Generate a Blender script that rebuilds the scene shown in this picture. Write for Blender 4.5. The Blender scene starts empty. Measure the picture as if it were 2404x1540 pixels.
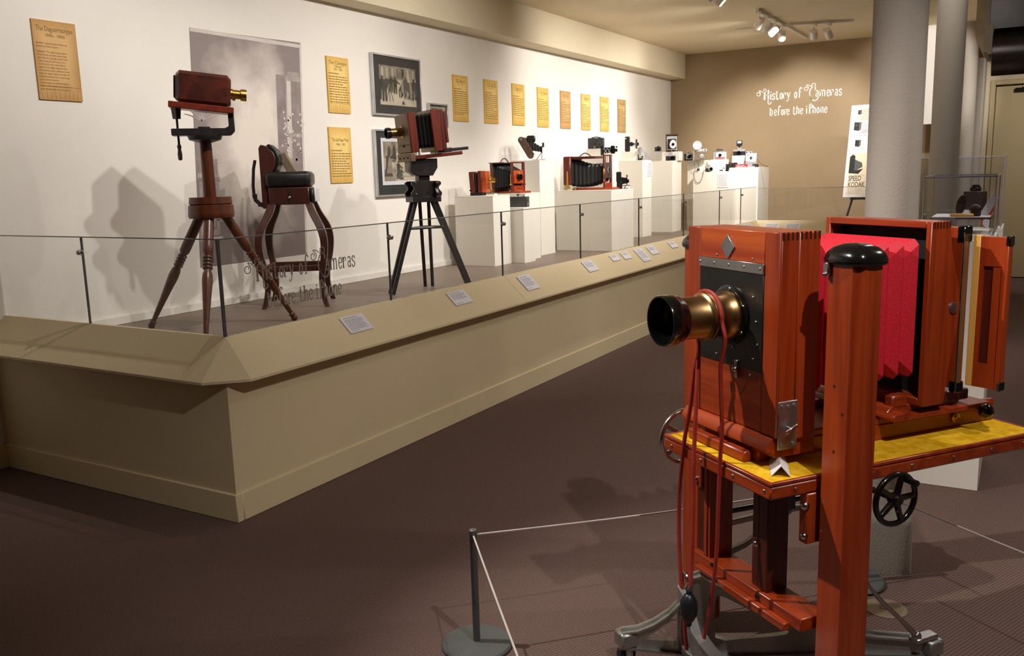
import bpy, bmesh, math, random
from mathutils import Matrix, Vector, geometry
R = math.radians
random.seed(7)
sc = bpy.context.scene
col = sc.collection

# ------------------------------------------------------------------ camera
FPX = 2056.0
cam_d = bpy.data.cameras.new('camera')
cam_d.sensor_width = 36.0
cam_d.lens = FPX / 2404 * 36.0
cam_d.clip_start = 0.05
cam_o = bpy.data.objects.new('camera', cam_d)
col.objects.link(cam_o)
YAW, PIT, ROL = R(-30.344), R(-9.924), R(-1.579)
EYE = Vector((0, 0, 1.6))
fw = Vector((math.sin(YAW) * math.cos(PIT), math.cos(YAW) * math.cos(PIT), math.sin(PIT)))
rt = Vector((math.cos(YAW), -math.sin(YAW), 0))
up = rt.cross(fw)
r2 = rt * math.cos(ROL) + up * math.sin(ROL)
u2 = -rt * math.sin(ROL) + up * math.cos(ROL)
cam_o.matrix_world = Matrix(((r2.x, u2.x, -fw.x, EYE.x), (r2.y, u2.y, -fw.y, EYE.y), (r2.z, u2.z, -fw.z, EYE.z), (0, 0, 0, 1)))
sc.camera = cam_o

# ------------------------------------------------------------------ view and world
sc.view_settings.view_transform = 'Standard'
sc.view_settings.look = 'None'
sc.view_settings.gamma = 1.0
sc.view_settings.use_curve_mapping = False
sc.view_settings.exposure = 0.0
w = bpy.data.worlds.new('world')
sc.world = w
w.use_nodes = True
w.node_tree.nodes['Background'].inputs[0].default_value = (1.0, 0.86, 0.7, 1)
w.node_tree.nodes['Background'].inputs[1].default_value = 0.012

# ------------------------------------------------------------------ gallery lamps and added fill lights
WARM = (1.0, 0.935, 0.875)
def spot(loc, target, watts, angle=70, blend=0.7, size=0.035, color=WARM):
    d = bpy.data.lights.new('gallery_spot', 'SPOT')
    d.energy = watts; d.spot_size = R(angle); d.spot_blend = blend; d.shadow_soft_size = size; d.color = color
    o = bpy.data.objects.new('gallery_spot', d); col.objects.link(o)
    o.location = loc
    o.rotation_euler = (Vector(target) - Vector(loc)).to_track_quat('-Z', 'Y').to_euler()
    return o
def ceiling_panel(loc, sx, sy, watts, color=WARM):
    d = bpy.data.lights.new('ceiling_panel_light', 'AREA')
    d.shape = 'RECTANGLE'; d.size = sx; d.size_y = sy; d.energy = watts; d.color = color
    o = bpy.data.objects.new('ceiling_panel_light', d); col.objects.link(o)
    o.location = loc
    return o
# wall washers along the track above the platform edge
for (x, y, ty, tz, wt) in ((-2.9, 3.28, 3.0, 1.7, 74), (-2.9, 3.60, 3.5, 1.7, 74), (-2.5, 5.1, 5.1, 1.6, 90), (-2.5, 6.4, 6.4, 1.5, 150),
                           (-2.6, 7.6, 7.7, 1.5, 155), (-2.6, 8.9, 9.0, 1.4, 160), (-2.65, 10.1, 10.3, 1.4, 165), (-2.7, 11.2, 11.9, 1.4, 190), (-2.75, 12.2, 12.7, 1.5, 95)):
    spot((x, y, 3.25), (-5.05, ty, tz), wt, 82 if y == 5.1 else 112, 0.95, 0.022)
spot((-2.57, 1.85, 3.3), (-0.7, 2.45, 1.0), 330, 62, 0.6, 0.025)        # front light on the studio camera
spot((0.43, 1.3, 3.3), (-1.0, 3.1, 0.4), 190, 72, 0.6, 0.025)           # side light on the studio camera
spot((-2.68, 11.4, 3.2), (-3.05, 13.9, 1.5), 330, 74, 0.6)        # title on the end wall
spot((-2.6, 10.4, 3.25), (-3.7, 12.9, 1.4), 40, 60, 0.9)
spot((0.7, 5.2, 3.3), (-2.6, 5.6, 0.3), 85, 80, 0.9)
spot((0.9, 8.2, 3.3), (-2.2, 8.6, 0.3), 120, 90, 0.9)
spot((1.3, 4.4, 3.3), (0.2, 3.3, 0.0), 120, 80, 0.9)  # added fill spot that brightens the carpet at the right
spot((-0.9, 11.5, 3.25), (-1.3, 13.4, 2.7), 110, 50, 0.5)
spot((0.45, 11.9, 2.93), (-0.1, 13.9, 1.3), 110, 100, 0.9)  # added fill spot under the soffit, brightens the door and its wall
ceiling_panel((-0.5, 7.0, 3.37), 0.6, 3.0, 34)  # added soft area fill below the ceiling, not a fitting of the room

# ------------------------------------------------------------------ pixel helpers (photo pixel -> point on a plane of the room)
def ray(px, py):
    return r2 * ((px - 1202) / FPX) - u2 * ((py - 770) / FPX) + fw
def onx(px, py, x):
    d = ray(px, py); return EYE + d * ((x - EYE.x) / d.x)
def ony(px, py, y):
    d = ray(px, py); return EYE + d * ((y - EYE.y) / d.y)
def onz(px, py, z):
    d = ray(px, py); return EYE + d * ((z - EYE.z) / d.z)

# ------------------------------------------------------------------ materials
def lin(c):
    return tuple(((v / 255) / 12.92 if v / 255 <= 0.04045 else ((v / 255 + 0.055) / 1.055) ** 2.4) for v in c)
def new_mat(name, color, rough=0.6, metal=0.0, coat=0.0, spec=0.5):
    m = bpy.data.materials.new(name); m.use_nodes = True
    b = m.node_tree.nodes['Principled BSDF']
    b.inputs['Base Color'].default_value = (*lin(color), 1)
    b.inputs['Roughness'].default_value = rough
    b.inputs['Metallic'].default_value = metal
    b.inputs['Coat Weight'].default_value = coat
    b.inputs['Specular IOR Level'].default_value = spec
    return m, b, m.node_tree.nodes, m.node_tree.links
def noise_mix(m, b, nd, lk, c1, c2, scale=(6, 6, 6), detail=4, lo=0.35, hi=0.65, nscale=1.0, dist=0.0):
    tc = nd.new('ShaderNodeTexCoord'); mp = nd.new('ShaderNodeMapping'); nz = nd.new('ShaderNodeTexNoise'); cr = nd.new('ShaderNodeValToRGB')
    mp.inputs['Scale'].default_value = scale
    nz.inputs['Scale'].default_value = nscale; nz.inputs['Detail'].default_value = detail; nz.inputs['Distortion'].default_value = dist
    cr.color_ramp.elements[0].position = lo; cr.color_ramp.elements[1].position = hi
    cr.color_ramp.elements[0].color = (*lin(c1), 1); cr.color_ramp.elements[1].color = (*lin(c2), 1)
    lk.new(tc.outputs['Object'], mp.inputs['Vector']); lk.new(mp.outputs['Vector'], nz.inputs['Vector'])
    lk.new(nz.outputs['Fac'], cr.inputs['Fac']); lk.new(cr.outputs['Color'], b.inputs['Base Color'])
    return nz, cr
def bump(b, nd, lk, src, strength=0.2, dist=0.01):
    bp = nd.new('ShaderNodeBump'); bp.inputs['Strength'].default_value = strength; bp.inputs['Distance'].default_value = dist
    lk.new(src, bp.inputs['Height']); lk.new(bp.outputs['Normal'], b.inputs['Normal'])
def plain(name, color, rough=0.6, metal=0.0, coat=0.0, var=8, spec=0.5):
    m, b, nd, lk = new_mat(name, color, rough, metal, coat, spec)
    c1 = tuple(max(0, v - var) for v in color); c2 = tuple(min(255, v + var) for v in color)
    noise_mix(m, b, nd, lk, c1, c2, (9, 9, 9), 3)
    return m
def paint(name, color, rough=0.7, var=3, bstr=0.05, scale=60):
    m, b, nd, lk = new_mat(name, color, rough, 0, 0, 0.35)
    c1 = tuple(max(0, v - var) for v in color); c2 = tuple(min(255, v + var) for v in color)
    noise_mix(m, b, nd, lk, c1, c2, (1.2, 1.2, 1.2), 3)
    n2 = nd.new('ShaderNodeTexNoise'); n2.inputs['Scale'].default_value = scale; n2.inputs['Detail'].default_value = 3
    tc = nd.new('ShaderNodeTexCoord'); lk.new(tc.outputs['Object'], n2.inputs['Vector'])
    bump(b, nd, lk, n2.outputs['Fac'], bstr, 0.01)
    return m
def wood(name, c1, c2, axis='z', rough=0.38, coat=0.15, grain=28):
    m, b, nd, lk = new_mat(name, c1, rough, 0, coat)
    b.inputs['Coat Roughness'].default_value = 0.25
    s = {'x': (1.6, grain, grain), 'y': (grain, 1.6, grain), 'z': (grain, grain, 1.6)}[axis]
    nz, cr = noise_mix(m, b, nd, lk, c1, c2, s, 6, 0.28, 0.72, 1.0, 0.6)
    bump(b, nd, lk, nz.outputs['Fac'], 0.06, 0.002)
    return m
def glass_mat(name, tint=(0.972, 0.978, 0.975), refl=0.06):
    m = bpy.data.materials.new(name); m.use_nodes = True
    nd = m.node_tree.nodes; lk = m.node_tree.links
    nd.remove(nd['Principled BSDF'])
    out = nd['Material Output']
    tr = nd.new('ShaderNodeBsdfTransparent'); tr.inputs[0].default_value = (*tint, 1)
    gl = nd.new('ShaderNodeBsdfGlossy'); gl.inputs['Roughness'].default_value = 0.02
    lw = nd.new('ShaderNodeLayerWeight'); lw.inputs['Blend'].default_value = 0.5
    pw = nd.new('ShaderNodeMath'); pw.operation = 'POWER'; pw.inputs[1].default_value = 5.0
    fr = nd.new('ShaderNodeMath'); fr.operation = 'MULTIPLY_ADD'; fr.inputs[1].default_value = 0.8; fr.inputs[2].default_value = refl * 0.5
    lk.new(lw.outputs['Facing'], pw.inputs[0]); lk.new(pw.outputs[0], fr.inputs[0])
    mx = nd.new('ShaderNodeMixShader')
    lk.new(fr.outputs[0], mx.inputs[0]); lk.new(tr.outputs[0], mx.inputs[1]); lk.new(gl.outputs[0], mx.inputs[2])
    lk.new(mx.outputs[0], out.inputs['Surface'])
    return m

M = {}
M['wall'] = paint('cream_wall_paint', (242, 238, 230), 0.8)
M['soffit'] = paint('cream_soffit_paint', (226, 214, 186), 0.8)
M['taupe'] = paint('taupe_wall_paint', (164, 143, 112), 0.75)
M['beige'] = paint('beige_wall_paint', (196, 182, 156), 0.75)
M['ceiling'] = paint('ceiling_paint', (230, 216, 184), 0.8)
M['platform'] = paint('platform_paint', (224, 206, 168), 0.6, 3, 0.03)
M['white'] = paint('pedestal_white_paint', (243, 239, 228), 0.65, 2, 0.02)
M['column'] = paint('column_grey_paint', (176, 168, 157), 0.7, 3, 0.12, 120)
M['deck'] = paint('platform_deck_grey', (128, 112, 100), 0.5, 6, 0.05, 20)
M['doorpaint'] = paint('door_beige_paint', (176, 158, 120), 0.6)
M['black'] = plain('black_leather', (22, 21, 22), 0.45, 0, 0.1, 5)
M['blackgloss'] = plain('black_enamel', (14, 14, 15), 0.16, 0, 0.5, 3)
M['blackmatte'] = plain('black_matte', (12, 11, 11), 0.7, 0, 0, 3)
M['darkgrey'] = plain('dark_grey_leatherette', (60, 60, 60), 0.55, 0, 0, 6)
M['chrome'] = plain('nickel_plate', (196, 196, 198), 0.22, 1.0, 0, 8)
M['dull'] = plain('dull_aluminium', (170, 170, 172), 0.42, 1.0, 0, 8)
M['iron'] = plain('cast_iron', (160, 160, 156), 0.42, 0.8, 0, 10)
M['shutterdark'] = plain('dark_shutter_metal', (46, 40, 35), 0.28, 0.3, 0, 5)
M['brass'] = plain('worn_brass', (158, 126, 82), 0.33, 1.0, 0, 22)
M['brightbrass'] = plain('bright_brass', (206, 164, 84), 0.26, 1.0, 0, 12)
M['silver'] = plain('satin_silver', (205, 206, 208), 0.35, 0.7, 0, 8)
M['greymetal'] = plain('stanchion_grey_paint', (96, 100, 100), 0.45, 0.3, 0, 5)
M['rope'] = plain('pale_grey_cord', (196, 190, 184), 0.7, 0, 0, 8)
M['paper'] = plain('white_paper', (230, 228, 234), 0.75, 0, 0, 3)
M['ink'] = plain('printing_ink', (96, 88, 90), 0.8, 0, 0, 5)
M['paleink'] = plain('pale_printing_ink', (150, 142, 148), 0.8, 0, 0, 5)
M['brownink'] = plain('brown_printing_ink', (138, 104, 54), 0.8, 0, 0, 6)
M['frosted'] = plain('frosted_vinyl', (150, 141, 132), 0.6, 0, 0, 4)
M['whitevinyl'] = plain('white_vinyl', (250, 247, 240), 0.6, 0, 0, 2)
M['redrubber'] = plain('red_rubber_hose', (150, 44, 32), 0.5, 0, 0, 10)
M['rubber'] = plain('black_rubber', (26, 30, 36), 0.35, 0, 0, 4)
M['redpaper'] = plain('red_card', (206, 40, 52), 0.6, 0, 0, 6)
M['orange'] = plain('orange_card', (224, 92, 60), 0.6, 0, 0, 6)
M['tan'] = plain('tan_leather', (122, 84, 54), 0.6, 0, 0, 14)
M['brownleather'] = plain('brown_leather', (84, 60, 46), 0.6, 0, 0, 10)
M['olive'] = plain('olive_brown_plastic', (128, 112, 88), 0.5, 0, 0, 5)
M['cherry'] = wood('cherry_wood', (128, 40, 13), (176, 68, 24), 'z', 0.34, 0.25)
M['cherryx'] = wood('cherry_wood_across', (128, 40, 13), (176, 68, 24), 'x', 0.34, 0.25)
M['cherryy'] = wood('cherry_wood_along', (128, 40, 13), (176, 68, 24), 'y', 0.34, 0.25)
M['figured'] = wood('figured_cherry_panel', (150, 42, 14), (214, 98, 34), 'x', 0.32, 0.3, 16)
M['darkcherry'] = wood('dark_cherry_wood', (64, 20, 10), (92, 32, 16), 'z', 0.4, 0.15)
M['maple'] = wood('pale_maple', (214, 156, 70), (232, 180, 92), 'z', 0.4, 0.15)
M['mahogany'] = wood('mahogany', (84, 26, 16), (124, 44, 24), 'z', 0.36, 0.2)
M['mahoganyx'] = wood('mahogany_across', (88, 28, 17), (126, 46, 25), 'x', 0.36, 0.2)
M['turned'] = wood('turned_walnut', (72, 34, 20), (104, 52, 28), 'z', 0.36, 0.2)
M['rosewood'] = wood('rosewood_box', (44, 20, 17), (84, 36, 26), 'x', 0.3, 0.3, 14)
M['ebony'] = wood('ebonised_wood', (28, 24, 24), (44, 38, 38), 'z', 0.42, 0.1)
M['chairwood'] = wood('chair_mahogany', (54, 24, 18), (78, 36, 26), 'z', 0.4, 0.15)
M['faded'] = wood('faded_front_board', (104, 84, 66), (122, 98, 76), 'z', 0.5, 0.05)
M['glass'] = glass_mat('clear_glass')
M['acrylic'] = glass_mat('clear_acrylic', (0.965, 0.97, 0.98))
M['glassedge'] = plain('polished_glass_edge', (134, 132, 130), 0.2, 0, 0.3, 6)
M['jointgasket'] = plain('joint_shadow_gap', (92, 92, 94), 0.4, 0, 0.2, 6)  # dark grey strips between the glass panes
M['acrylicedge'] = plain('acrylic_edge', (176, 172, 186), 0.2, 0, 0.3, 5)
M['lensglass'] = plain('lens_glass', (10, 10, 14), 0.05, 0, 1.0, 2)

m, b, nd, lk = new_mat('red_bellows_cloth', (206, 22, 44), 0.62)
noise_mix(m, b, nd, lk, (190, 14, 36), (220, 30, 54), (300, 300, 300), 2)
M['redcloth'] = m
m, b, nd, lk = new_mat('black_bellows', (20, 21, 22), 0.5)
M['bellows'] = m
m, b, nd, lk = new_mat('yellow_felt', (196, 150, 20), 0.95, 0, 0, 0.1)
nz, cr = noise_mix(m, b, nd, lk, (206, 156, 14), (234, 190, 46), (30, 30, 30), 6)
n2 = nd.new('ShaderNodeTexNoise'); n2.inputs['Scale'].default_value = 400
bump(b, nd, lk, n2.outputs['Fac'], 0.3, 0.002)
M['felt'] = m
# ribbed carpet
m, b, nd, lk = new_mat('ribbed_carpet', (104, 84, 76), 0.95, 0, 0, 0.1)
tc = nd.new('ShaderNodeTexCoord'); mp = nd.new('ShaderNodeMapping'); mp.inputs['Rotation'].default_value = (0, 0, R(24))
wv = nd.new('ShaderNodeTexWave'); wv.inputs['Scale'].default_value = 26; wv.inputs['Distortion'].default_value = 1.6; wv.inputs['Detail'].default_value = 2; wv.inputs['Detail Scale'].default_value = 9
nz = nd.new('ShaderNodeTexNoise'); nz.inputs['Scale'].default_value = 220; nz.inputs['Detail'].default_value = 3
ad = nd.new('ShaderNodeMath'); ad.operation = 'MULTIPLY_ADD'; ad.inputs[1].default_value = 0.55
cr = nd.new('ShaderNodeValToRGB')
cr.color_ramp.elements[0].position = 0.3; cr.color_ramp.elements[0].color = (*lin((80, 63, 57)), 1)
cr.color_ramp.elements[1].position = 1.0; cr.color_ramp.elements[1].color = (*lin((118, 97, 90)), 1)
lk.new(tc.outputs['Object'], mp.inputs[0]); lk.new(mp.outputs[0], wv.inputs['Vector']); lk.new(tc.outputs['Object'], nz.inputs['Vector'])
lk.new(wv.outputs['Fac'], ad.inputs[0]); lk.new(nz.outputs['Fac'], ad.inputs[2])
lk.new(ad.outputs[0], cr.inputs[0]); lk.new(cr.outputs[0], b.inputs['Base Color'])
bump(b, nd, lk, ad.outputs[0], 0.5, 0.004)
M['carpet'] = m
# parchment posters
def parchment(name, light, dark):
    m, b, nd, lk = new_mat(name, light, 0.7)
    tc = nd.new('ShaderNodeTexCoord'); sx = nd.new('ShaderNodeSeparateXYZ'); lk.new(tc.outputs['Generated'], sx.inputs[0])
    def edge(out):
        a = nd.new('ShaderNodeMath'); a.operation = 'SUBTRACT'; a.inputs[1].default_value = 0.5; lk.new(out, a.inputs[0])
        c = nd.new('ShaderNodeMath'); c.operation = 'ABSOLUTE'; lk.new(a.outputs[0], c.inputs[0]); return c.outputs[0]
    mxm = nd.new('ShaderNodeMath'); mxm.operation = 'MAXIMUM'; lk.new(edge(sx.outputs[1]), mxm.inputs[0]); lk.new(edge(sx.outputs[2]), mxm.inputs[1])
    nz = nd.new('ShaderNodeTexNoise'); nz.inputs['Scale'].default_value = 4; nz.inputs['Detail'].default_value = 5; lk.new(tc.outputs['Object'], nz.inputs['Vector'])
    ad = nd.new('ShaderNodeMath'); ad.operation = 'MULTIPLY_ADD'; ad.inputs[1].default_value = 0.3; lk.new(nz.outputs['Fac'], ad.inputs[0]); lk.new(mxm.outputs[0], ad.inputs[2])
    cr = nd.new('ShaderNodeValToRGB'); cr.color_ramp.elements[0].position = 0.4; cr.color_ramp.elements[1].position = 0.75
    cr.color_ramp.elements[0].color = (*lin(light), 1); cr.color_ramp.elements[1].color = (*lin(dark), 1)
    lk.new(ad.outputs[0], cr.inputs[0]); lk.new(cr.outputs[0], b.inputs['Base Color'])
    return m
M['parch_yellow'] = parchment('yellow_parchment_print', (246, 214, 130), (214, 160, 60))
M['parch_pale'] = parchment('pale_yellow_parchment_print', (240, 208, 116), (212, 160, 60))
M['parch_tan'] = parchment('tan_parchment_print', (224, 182, 122), (176, 128, 66))
M['parch_dull'] = parchment('dull_gold_parchment_print', (206, 174, 118), (168, 132, 70))
# painted studio backdrop
m, b, nd, lk = new_mat('painted_backdrop_print', (190, 180, 176), 0.55)
tc = nd.new('ShaderNodeTexCoord'); sx = nd.new('ShaderNodeSeparateXYZ'); lk.new(tc.outputs['Generated'], sx.inputs[0])
mp = nd.new('ShaderNodeMapping'); mp.inputs['Location'].default_value = (0, -0.52, -0.52); mp.inputs['Scale'].default_value = (0, 1.5, 1.15)
gr = nd.new('ShaderNodeVectorMath'); gr.operation = 'LENGTH'; lk.new(tc.outputs['Generated'], mp.inputs[0])
mp.vector_type = 'TEXTURE' if False else 'POINT'
sub = nd.new('ShaderNodeVectorMath'); sub.operation = 'SUBTRACT'; sub.inputs[1].default_value = (0.5, 0.52, 0.55)
mul = nd.new('ShaderNodeVectorMath'); mul.operation = 'MULTIPLY'; mul.inputs[1].default_value = (0, 1.5, 1.2)
lk.new(tc.outputs['Generated'], sub.inputs[0]); lk.new(sub.outputs[0], mul.inputs[0]); lk.new(mul.outputs[0], gr.inputs[0])
nz = nd.new('ShaderNodeTexNoise'); nz.inputs['Scale'].default_value = 3.0; nz.inputs['Detail'].default_value = 7; lk.new(tc.outputs['Object'], nz.inputs['Vector'])
ad = nd.new('ShaderNodeMath'); ad.operation = 'MULTIPLY_ADD'; ad.inputs[1].default_value = 0.75; lk.new(nz.outputs['Fac'], ad.inputs[0]); lk.new(gr.outputs['Value'], ad.inputs[2])
cr = nd.new('ShaderNodeValToRGB'); cr.color_ramp.elements[0].position = 0.55; cr.color_ramp.elements[1].position = 1.25
cr.color_ramp.elements[0].color = (*lin((236, 227, 216)), 1); cr.color_ramp.elements[1].color = (*lin((142, 130, 128)), 1)
lk.new(ad.outputs[0], cr.inputs[0]); lk.new(cr.outputs[0], b.inputs['Base Color'])
M['backdrop'] = m
M['cream'] = plain('cream_paper', (238, 222, 192), 0.75, 0, 0, 4)
M['bd_dark'] = plain('backdrop_painted_shadow', (146, 134, 132), 0.6, 0, 0, 10)
M['bd_mid'] = plain('backdrop_painted_stone', (172, 162, 158), 0.6, 0, 0, 10)
M['bd_light'] = plain('backdrop_painted_highlight', (214, 206, 200), 0.6, 0, 0, 6)
M['mat_dark'] = plain('charcoal_mount_board', (62, 56, 54), 0.7, 0, 0, 3)
M['mat_green'] = plain('green_black_mount_board', (40, 44, 42), 0.7, 0, 0, 3)
M['print_l'] = plain('engraving_paper', (196, 184, 164), 0.8, 0, 0, 10)
M['print_m'] = plain('engraving_mid_tone', (146, 136, 120), 0.8, 0, 0, 22)
M['print_d'] = plain('engraving_dark_tone', (78, 72, 64), 0.8, 0, 0, 16)

# ------------------------------------------------------------------ mesh builder
I4 = Matrix.Identity(4)
def T(x, y, z): return Matrix.Translation((x, y, z))
def RX(a): return Matrix.Rotation(R(a), 4, 'X')
def RY(a): return Matrix.Rotation(R(a), 4, 'Y')
def RZ(a): return Matrix.Rotation(R(a), 4, 'Z')
def frame(o, ex, ey, ez):
    return Matrix(((ex[0], ey[0], ez[0], o[0]), (ex[1], ey[1], ez[1], o[1]), (ex[2], ey[2], ez[2], o[2]), (0, 0, 0, 1)))

class MB:
    def __init__(s, M=I4):
        s.v = []; s.f = []; s.m = []; s.M = M
    def add(s, vs, fs, mi=0, M=None):
        X = s.M @ M if M is not None else s.M
        n = len(s.v)
        s.v += [tuple(X @ Vector(p)) for p in vs]
        s.f += [tuple(i + n for i in f) for f in fs]
        s.m += [mi] * len(fs)
        return s
    def box(s, x0, x1, y0, y1, z0, z1, mi=0, M=None, ch=0.0):
        if x0 > x1: x0, x1 = x1, x0
        if y0 > y1: y0, y1 = y1, y0
        if z0 > z1: z0, z1 = z1, z0
        if ch <= 0:
            vs = [(x, y, z) for z in (z0, z1) for y in (y0, y1) for x in (x0, x1)]
            return s.add(vs, [(0, 2, 3, 1), (4, 5, 7, 6), (0, 1, 5, 4), (2, 6, 7, 3), (0, 4, 6, 2), (1, 3, 7, 5)], mi, M)
        ch = min(ch, (x1 - x0) * .45, (y1 - y0) * .45, (z1 - z0) * .45)
        c = ((x0 + x1) / 2, (y0 + y1) / 2, (z0 + z1) / 2); h = ((x1 - x0) / 2, (y1 - y0) / 2, (z1 - z0) / 2)
        vs = []; idx = {}
        for sx in (-1, 1):
            for sy in (-1, 1):
                for sz in (-1, 1):
                    sg = (sx, sy, sz)
                    for a in range(3):
                        p = [c[k] + sg[k] * (h[k] - (0 if k == a else ch)) for k in range(3)]
                        idx[(sx, sy, sz, a)] = len(vs); vs.append(tuple(p))
        fs = []
        for a in range(3):
            b_, c_ = (a + 1) % 3, (a + 2) % 3
            for sg in (-1, 1):
                q = []
                for (p, r) in ((-1, -1), (1, -1), (1, 1), (-1, 1)):
                    k = [0, 0, 0]; k[a] = sg; k[b_] = p; k[c_] = r
                    q.append(idx[(k[0], k[1], k[2], a)])
                fs.append(tuple(q if sg > 0 else q[::-1]))
        for a in range(3):                      # edges along axis a
            b_, c_ = (a + 1) % 3, (a + 2) % 3
            for p in (-1, 1):
                for r in (-1, 1):
                    q = []
                    for (sa, ax) in ((-1, b_), (-1, c_), (1, c_), (1, b_)):
                        k = [0, 0, 0]; k[a] = sa; k[b_] = p; k[c_] = r
                        q.append(idx[(k[0], k[1], k[2], ax)])
                    fs.append(tuple(q if p * r < 0 else q[::-1]))
        for sx in (-1, 1):
            for sy in (-1, 1):
                for sz in (-1, 1):
                    q = [idx[(sx, sy, sz, a)] for a in range(3)]
                    fs.append(tuple(q if sx * sy * sz > 0 else q[::-1]))
        return s.add(vs, fs, mi, M)
    def prism(s, poly, axis, a, b, mi=0, M=None, holes=()):
        """polygon (with holes) in the plane across `axis`, extruded from a to b"""
        def pt(p, t):
            return {'x': (t, p[0], p[1]), 'y': (p[0], t, p[1]), 'z': (p[0], p[1], t)}[axis]
        loops = [list(poly)] + [list(h) for h in holes]
        flat = [p for l in loops for p in l]
        n = len(flat)
        if holes:
            tri = geometry.tessellate_polygon([[Vector((p[0], p[1], 0)) for p in l] for l in loops])
        else:
            tri = [tuple(range(n))]
        vs = [pt(p, a) for p in flat] + [pt(p, b) for p in flat]
        fs = [tuple(t) for t in tri] + [tuple(i + n for i in reversed(t)) for t in tri]
        o = 0
        for l in loops:
            k = len(l)
            for i in range(k):
                j = (i + 1) % k
                fs.append((o + i, o + i + n, o + j + n, o + j))
            o += k
        return s.add(vs, fs, mi, M)
    def lathe(s, prof, n=24, mi=0, M=None, caps=True):
        vs = []; fs = []
        for (r, z) in prof:
            for k in range(n):
                a = 2 * math.pi * k / n
                vs.append((r * math.cos(a), r * math.sin(a), z))
        for i in range(len(prof) - 1):
            for k in range(n):
                j = (k + 1) % n
                fs.append((i * n + k, i * n + j, (i + 1) * n + j, (i + 1) * n + k))
        if caps:
            fs.append(tuple(range(n - 1, -1, -1)))
            o = (len(prof) - 1) * n
            fs.append(tuple(o + k for k in range(n)))
        return s.add(vs, fs, mi, M)
    def cyl(s, p0, p1, r0, r1=None, n=12, mi=0, M=None):
        p0 = Vector(p0); p1 = Vector(p1); d = p1 - p0
        q = d.to_track_quat('Z', 'Y').to_matrix().to_4x4()
        X = Matrix.Translation(p0) @ q
        r1 = r0 if r1 is None else r1
        return s.lathe([(r0, 0), (r1, d.length)], n, mi, (M @ X) if M is not None else X)
    def tube(s, pts, r, n=8, mi=0, M=None, closed=False):
        pts = [Vector(p) for p in pts]; k = len(pts)
        rs = r if isinstance(r, (list, tuple)) else [r] * k
        vs = []; fs = []; ref = None
        for i, p in enumerate(pts):
            a = pts[i - 1] if (i > 0 or closed) else p
            c = pts[(i + 1) % k] if (i < k - 1 or closed) else p
            d = (c - a).normalized()
            if ref is None:
                ref = d.orthogonal().normalized()
            ref = (ref - d * ref.dot(d)).normalized()
            e = d.cross(ref)
            for j in range(n):
                t = 2 * math.pi * j / n
                vs.append(tuple(p + (ref * math.cos(t) + e * math.sin(t)) * rs[i]))
        m_ = k if closed else k - 1
        for i in range(m_):
            for j in range(n):
                a = i * n + j; b_ = i * n + (j + 1) % n
                c = ((i + 1) % k) * n + (j + 1) % n; d = ((i + 1) % k) * n + j
                fs.append((a, b_, c, d))
        if not closed:
            fs.append(tuple(range(n - 1, -1, -1))); fs.append(tuple((k - 1) * n + j for j in range(n)))
        return s.add(vs, fs, mi, M)
    def ball(s, c, r, mi=0, n=14, sc_=(1, 1, 1), M=None):
        prof = [(max(1e-4, math.sin(math.pi * i / 9)) * r, -math.cos(math.pi * i / 9) * r) for i in range(10)]
        X = T(*c) @ Matrix.Diagonal((*sc_, 1))
        return s.lathe(prof, n, mi, (M @ X) if M is not None else X)
    def loft(s, rings, mi=0, M=None, caps=True):
        n = len(rings[0]); vs = [p for r in rings for p in r]; fs = []
        for i in range(len(rings) - 1):
            for k in range(n):
                j = (k + 1) % n
                fs.append((i * n + k, i * n + j, (i + 1) * n + j, (i + 1) * n + k))
        if caps:
            fs.append(tuple(range(n - 1, -1, -1))); fs.append(tuple((len(rings) - 1) * n + k for k in range(n)))
        return s.add(vs, fs, mi, M)
    def ribbon(s, pts, ws, t, mi=0, M=None):
        """flat strip of varying width in local XY, thickness t along +Z"""
        k = len(pts); vs = []; fs = []
        for i in range(k):
            a = pts[max(0, i - 1)]; c = pts[min(k - 1, i + 1)]
            dx, dy = c[0] - a[0], c[1] - a[1]; L = math.hypot(dx, dy) or 1
            nx, ny = -dy / L, dx / L; w = ws[i] / 2
            for sgn in (1, -1):
                for z in (0, t):
                    vs.append((pts[i][0] + sgn * nx * w, pts[i][1] + sgn * ny * w, z))
        for i in range(k - 1):
            a = i * 4; b_ = a + 4
            fs += [(a + 1, a + 3, b_ + 3, b_ + 1), (a, b_, b_ + 2, a + 2), (a, a + 1, b_ + 1, b_), (a + 2, b_ + 2, b_ + 3, a + 3)]
        fs += [(0, 2, 3, 1), (4 * k - 4, 4 * k - 3, 4 * k - 1, 4 * k - 2)]
        return s.add(vs, fs, mi, M)
    def build(s, name, mats, parent=None, bevel=0.0, smooth=True, angle=38, loc=None):
        me = bpy.data.meshes.new(name)
        me.from_pydata(s.v, [], s.f)
        mats = mats if isinstance(mats, (list, tuple)) else [mats]
        for mm in mats: me.materials.append(M[mm] if isinstance(mm, str) else mm)
        for p, i in zip(me.polygons, s.m): p.material_index = i
        bm = bmesh.new(); bm.from_mesh(me)
        bmesh.ops.recalc_face_normals(bm, faces=bm.faces)
        if bevel > 0:
            ed = [e for e in bm.edges if len(e.link_faces) == 2 and e.calc_face_angle(0) > 0.6]
            bmesh.ops.bevel(bm, geom=ed, offset=bevel, segments=1, affect='EDGES', clamp_overlap=True)
        bm.to_mesh(me); bm.free()
        if smooth:
            me.polygons.foreach_set('use_smooth', [True] * len(me.polygons))
            me.set_sharp_from_angle(angle=R(angle))
        me.update()
        o = bpy.data.objects.new(name, me); col.objects.link(o)
        if parent is not None: o.parent = parent
        if loc is not None: o.location = loc
        return o

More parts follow.
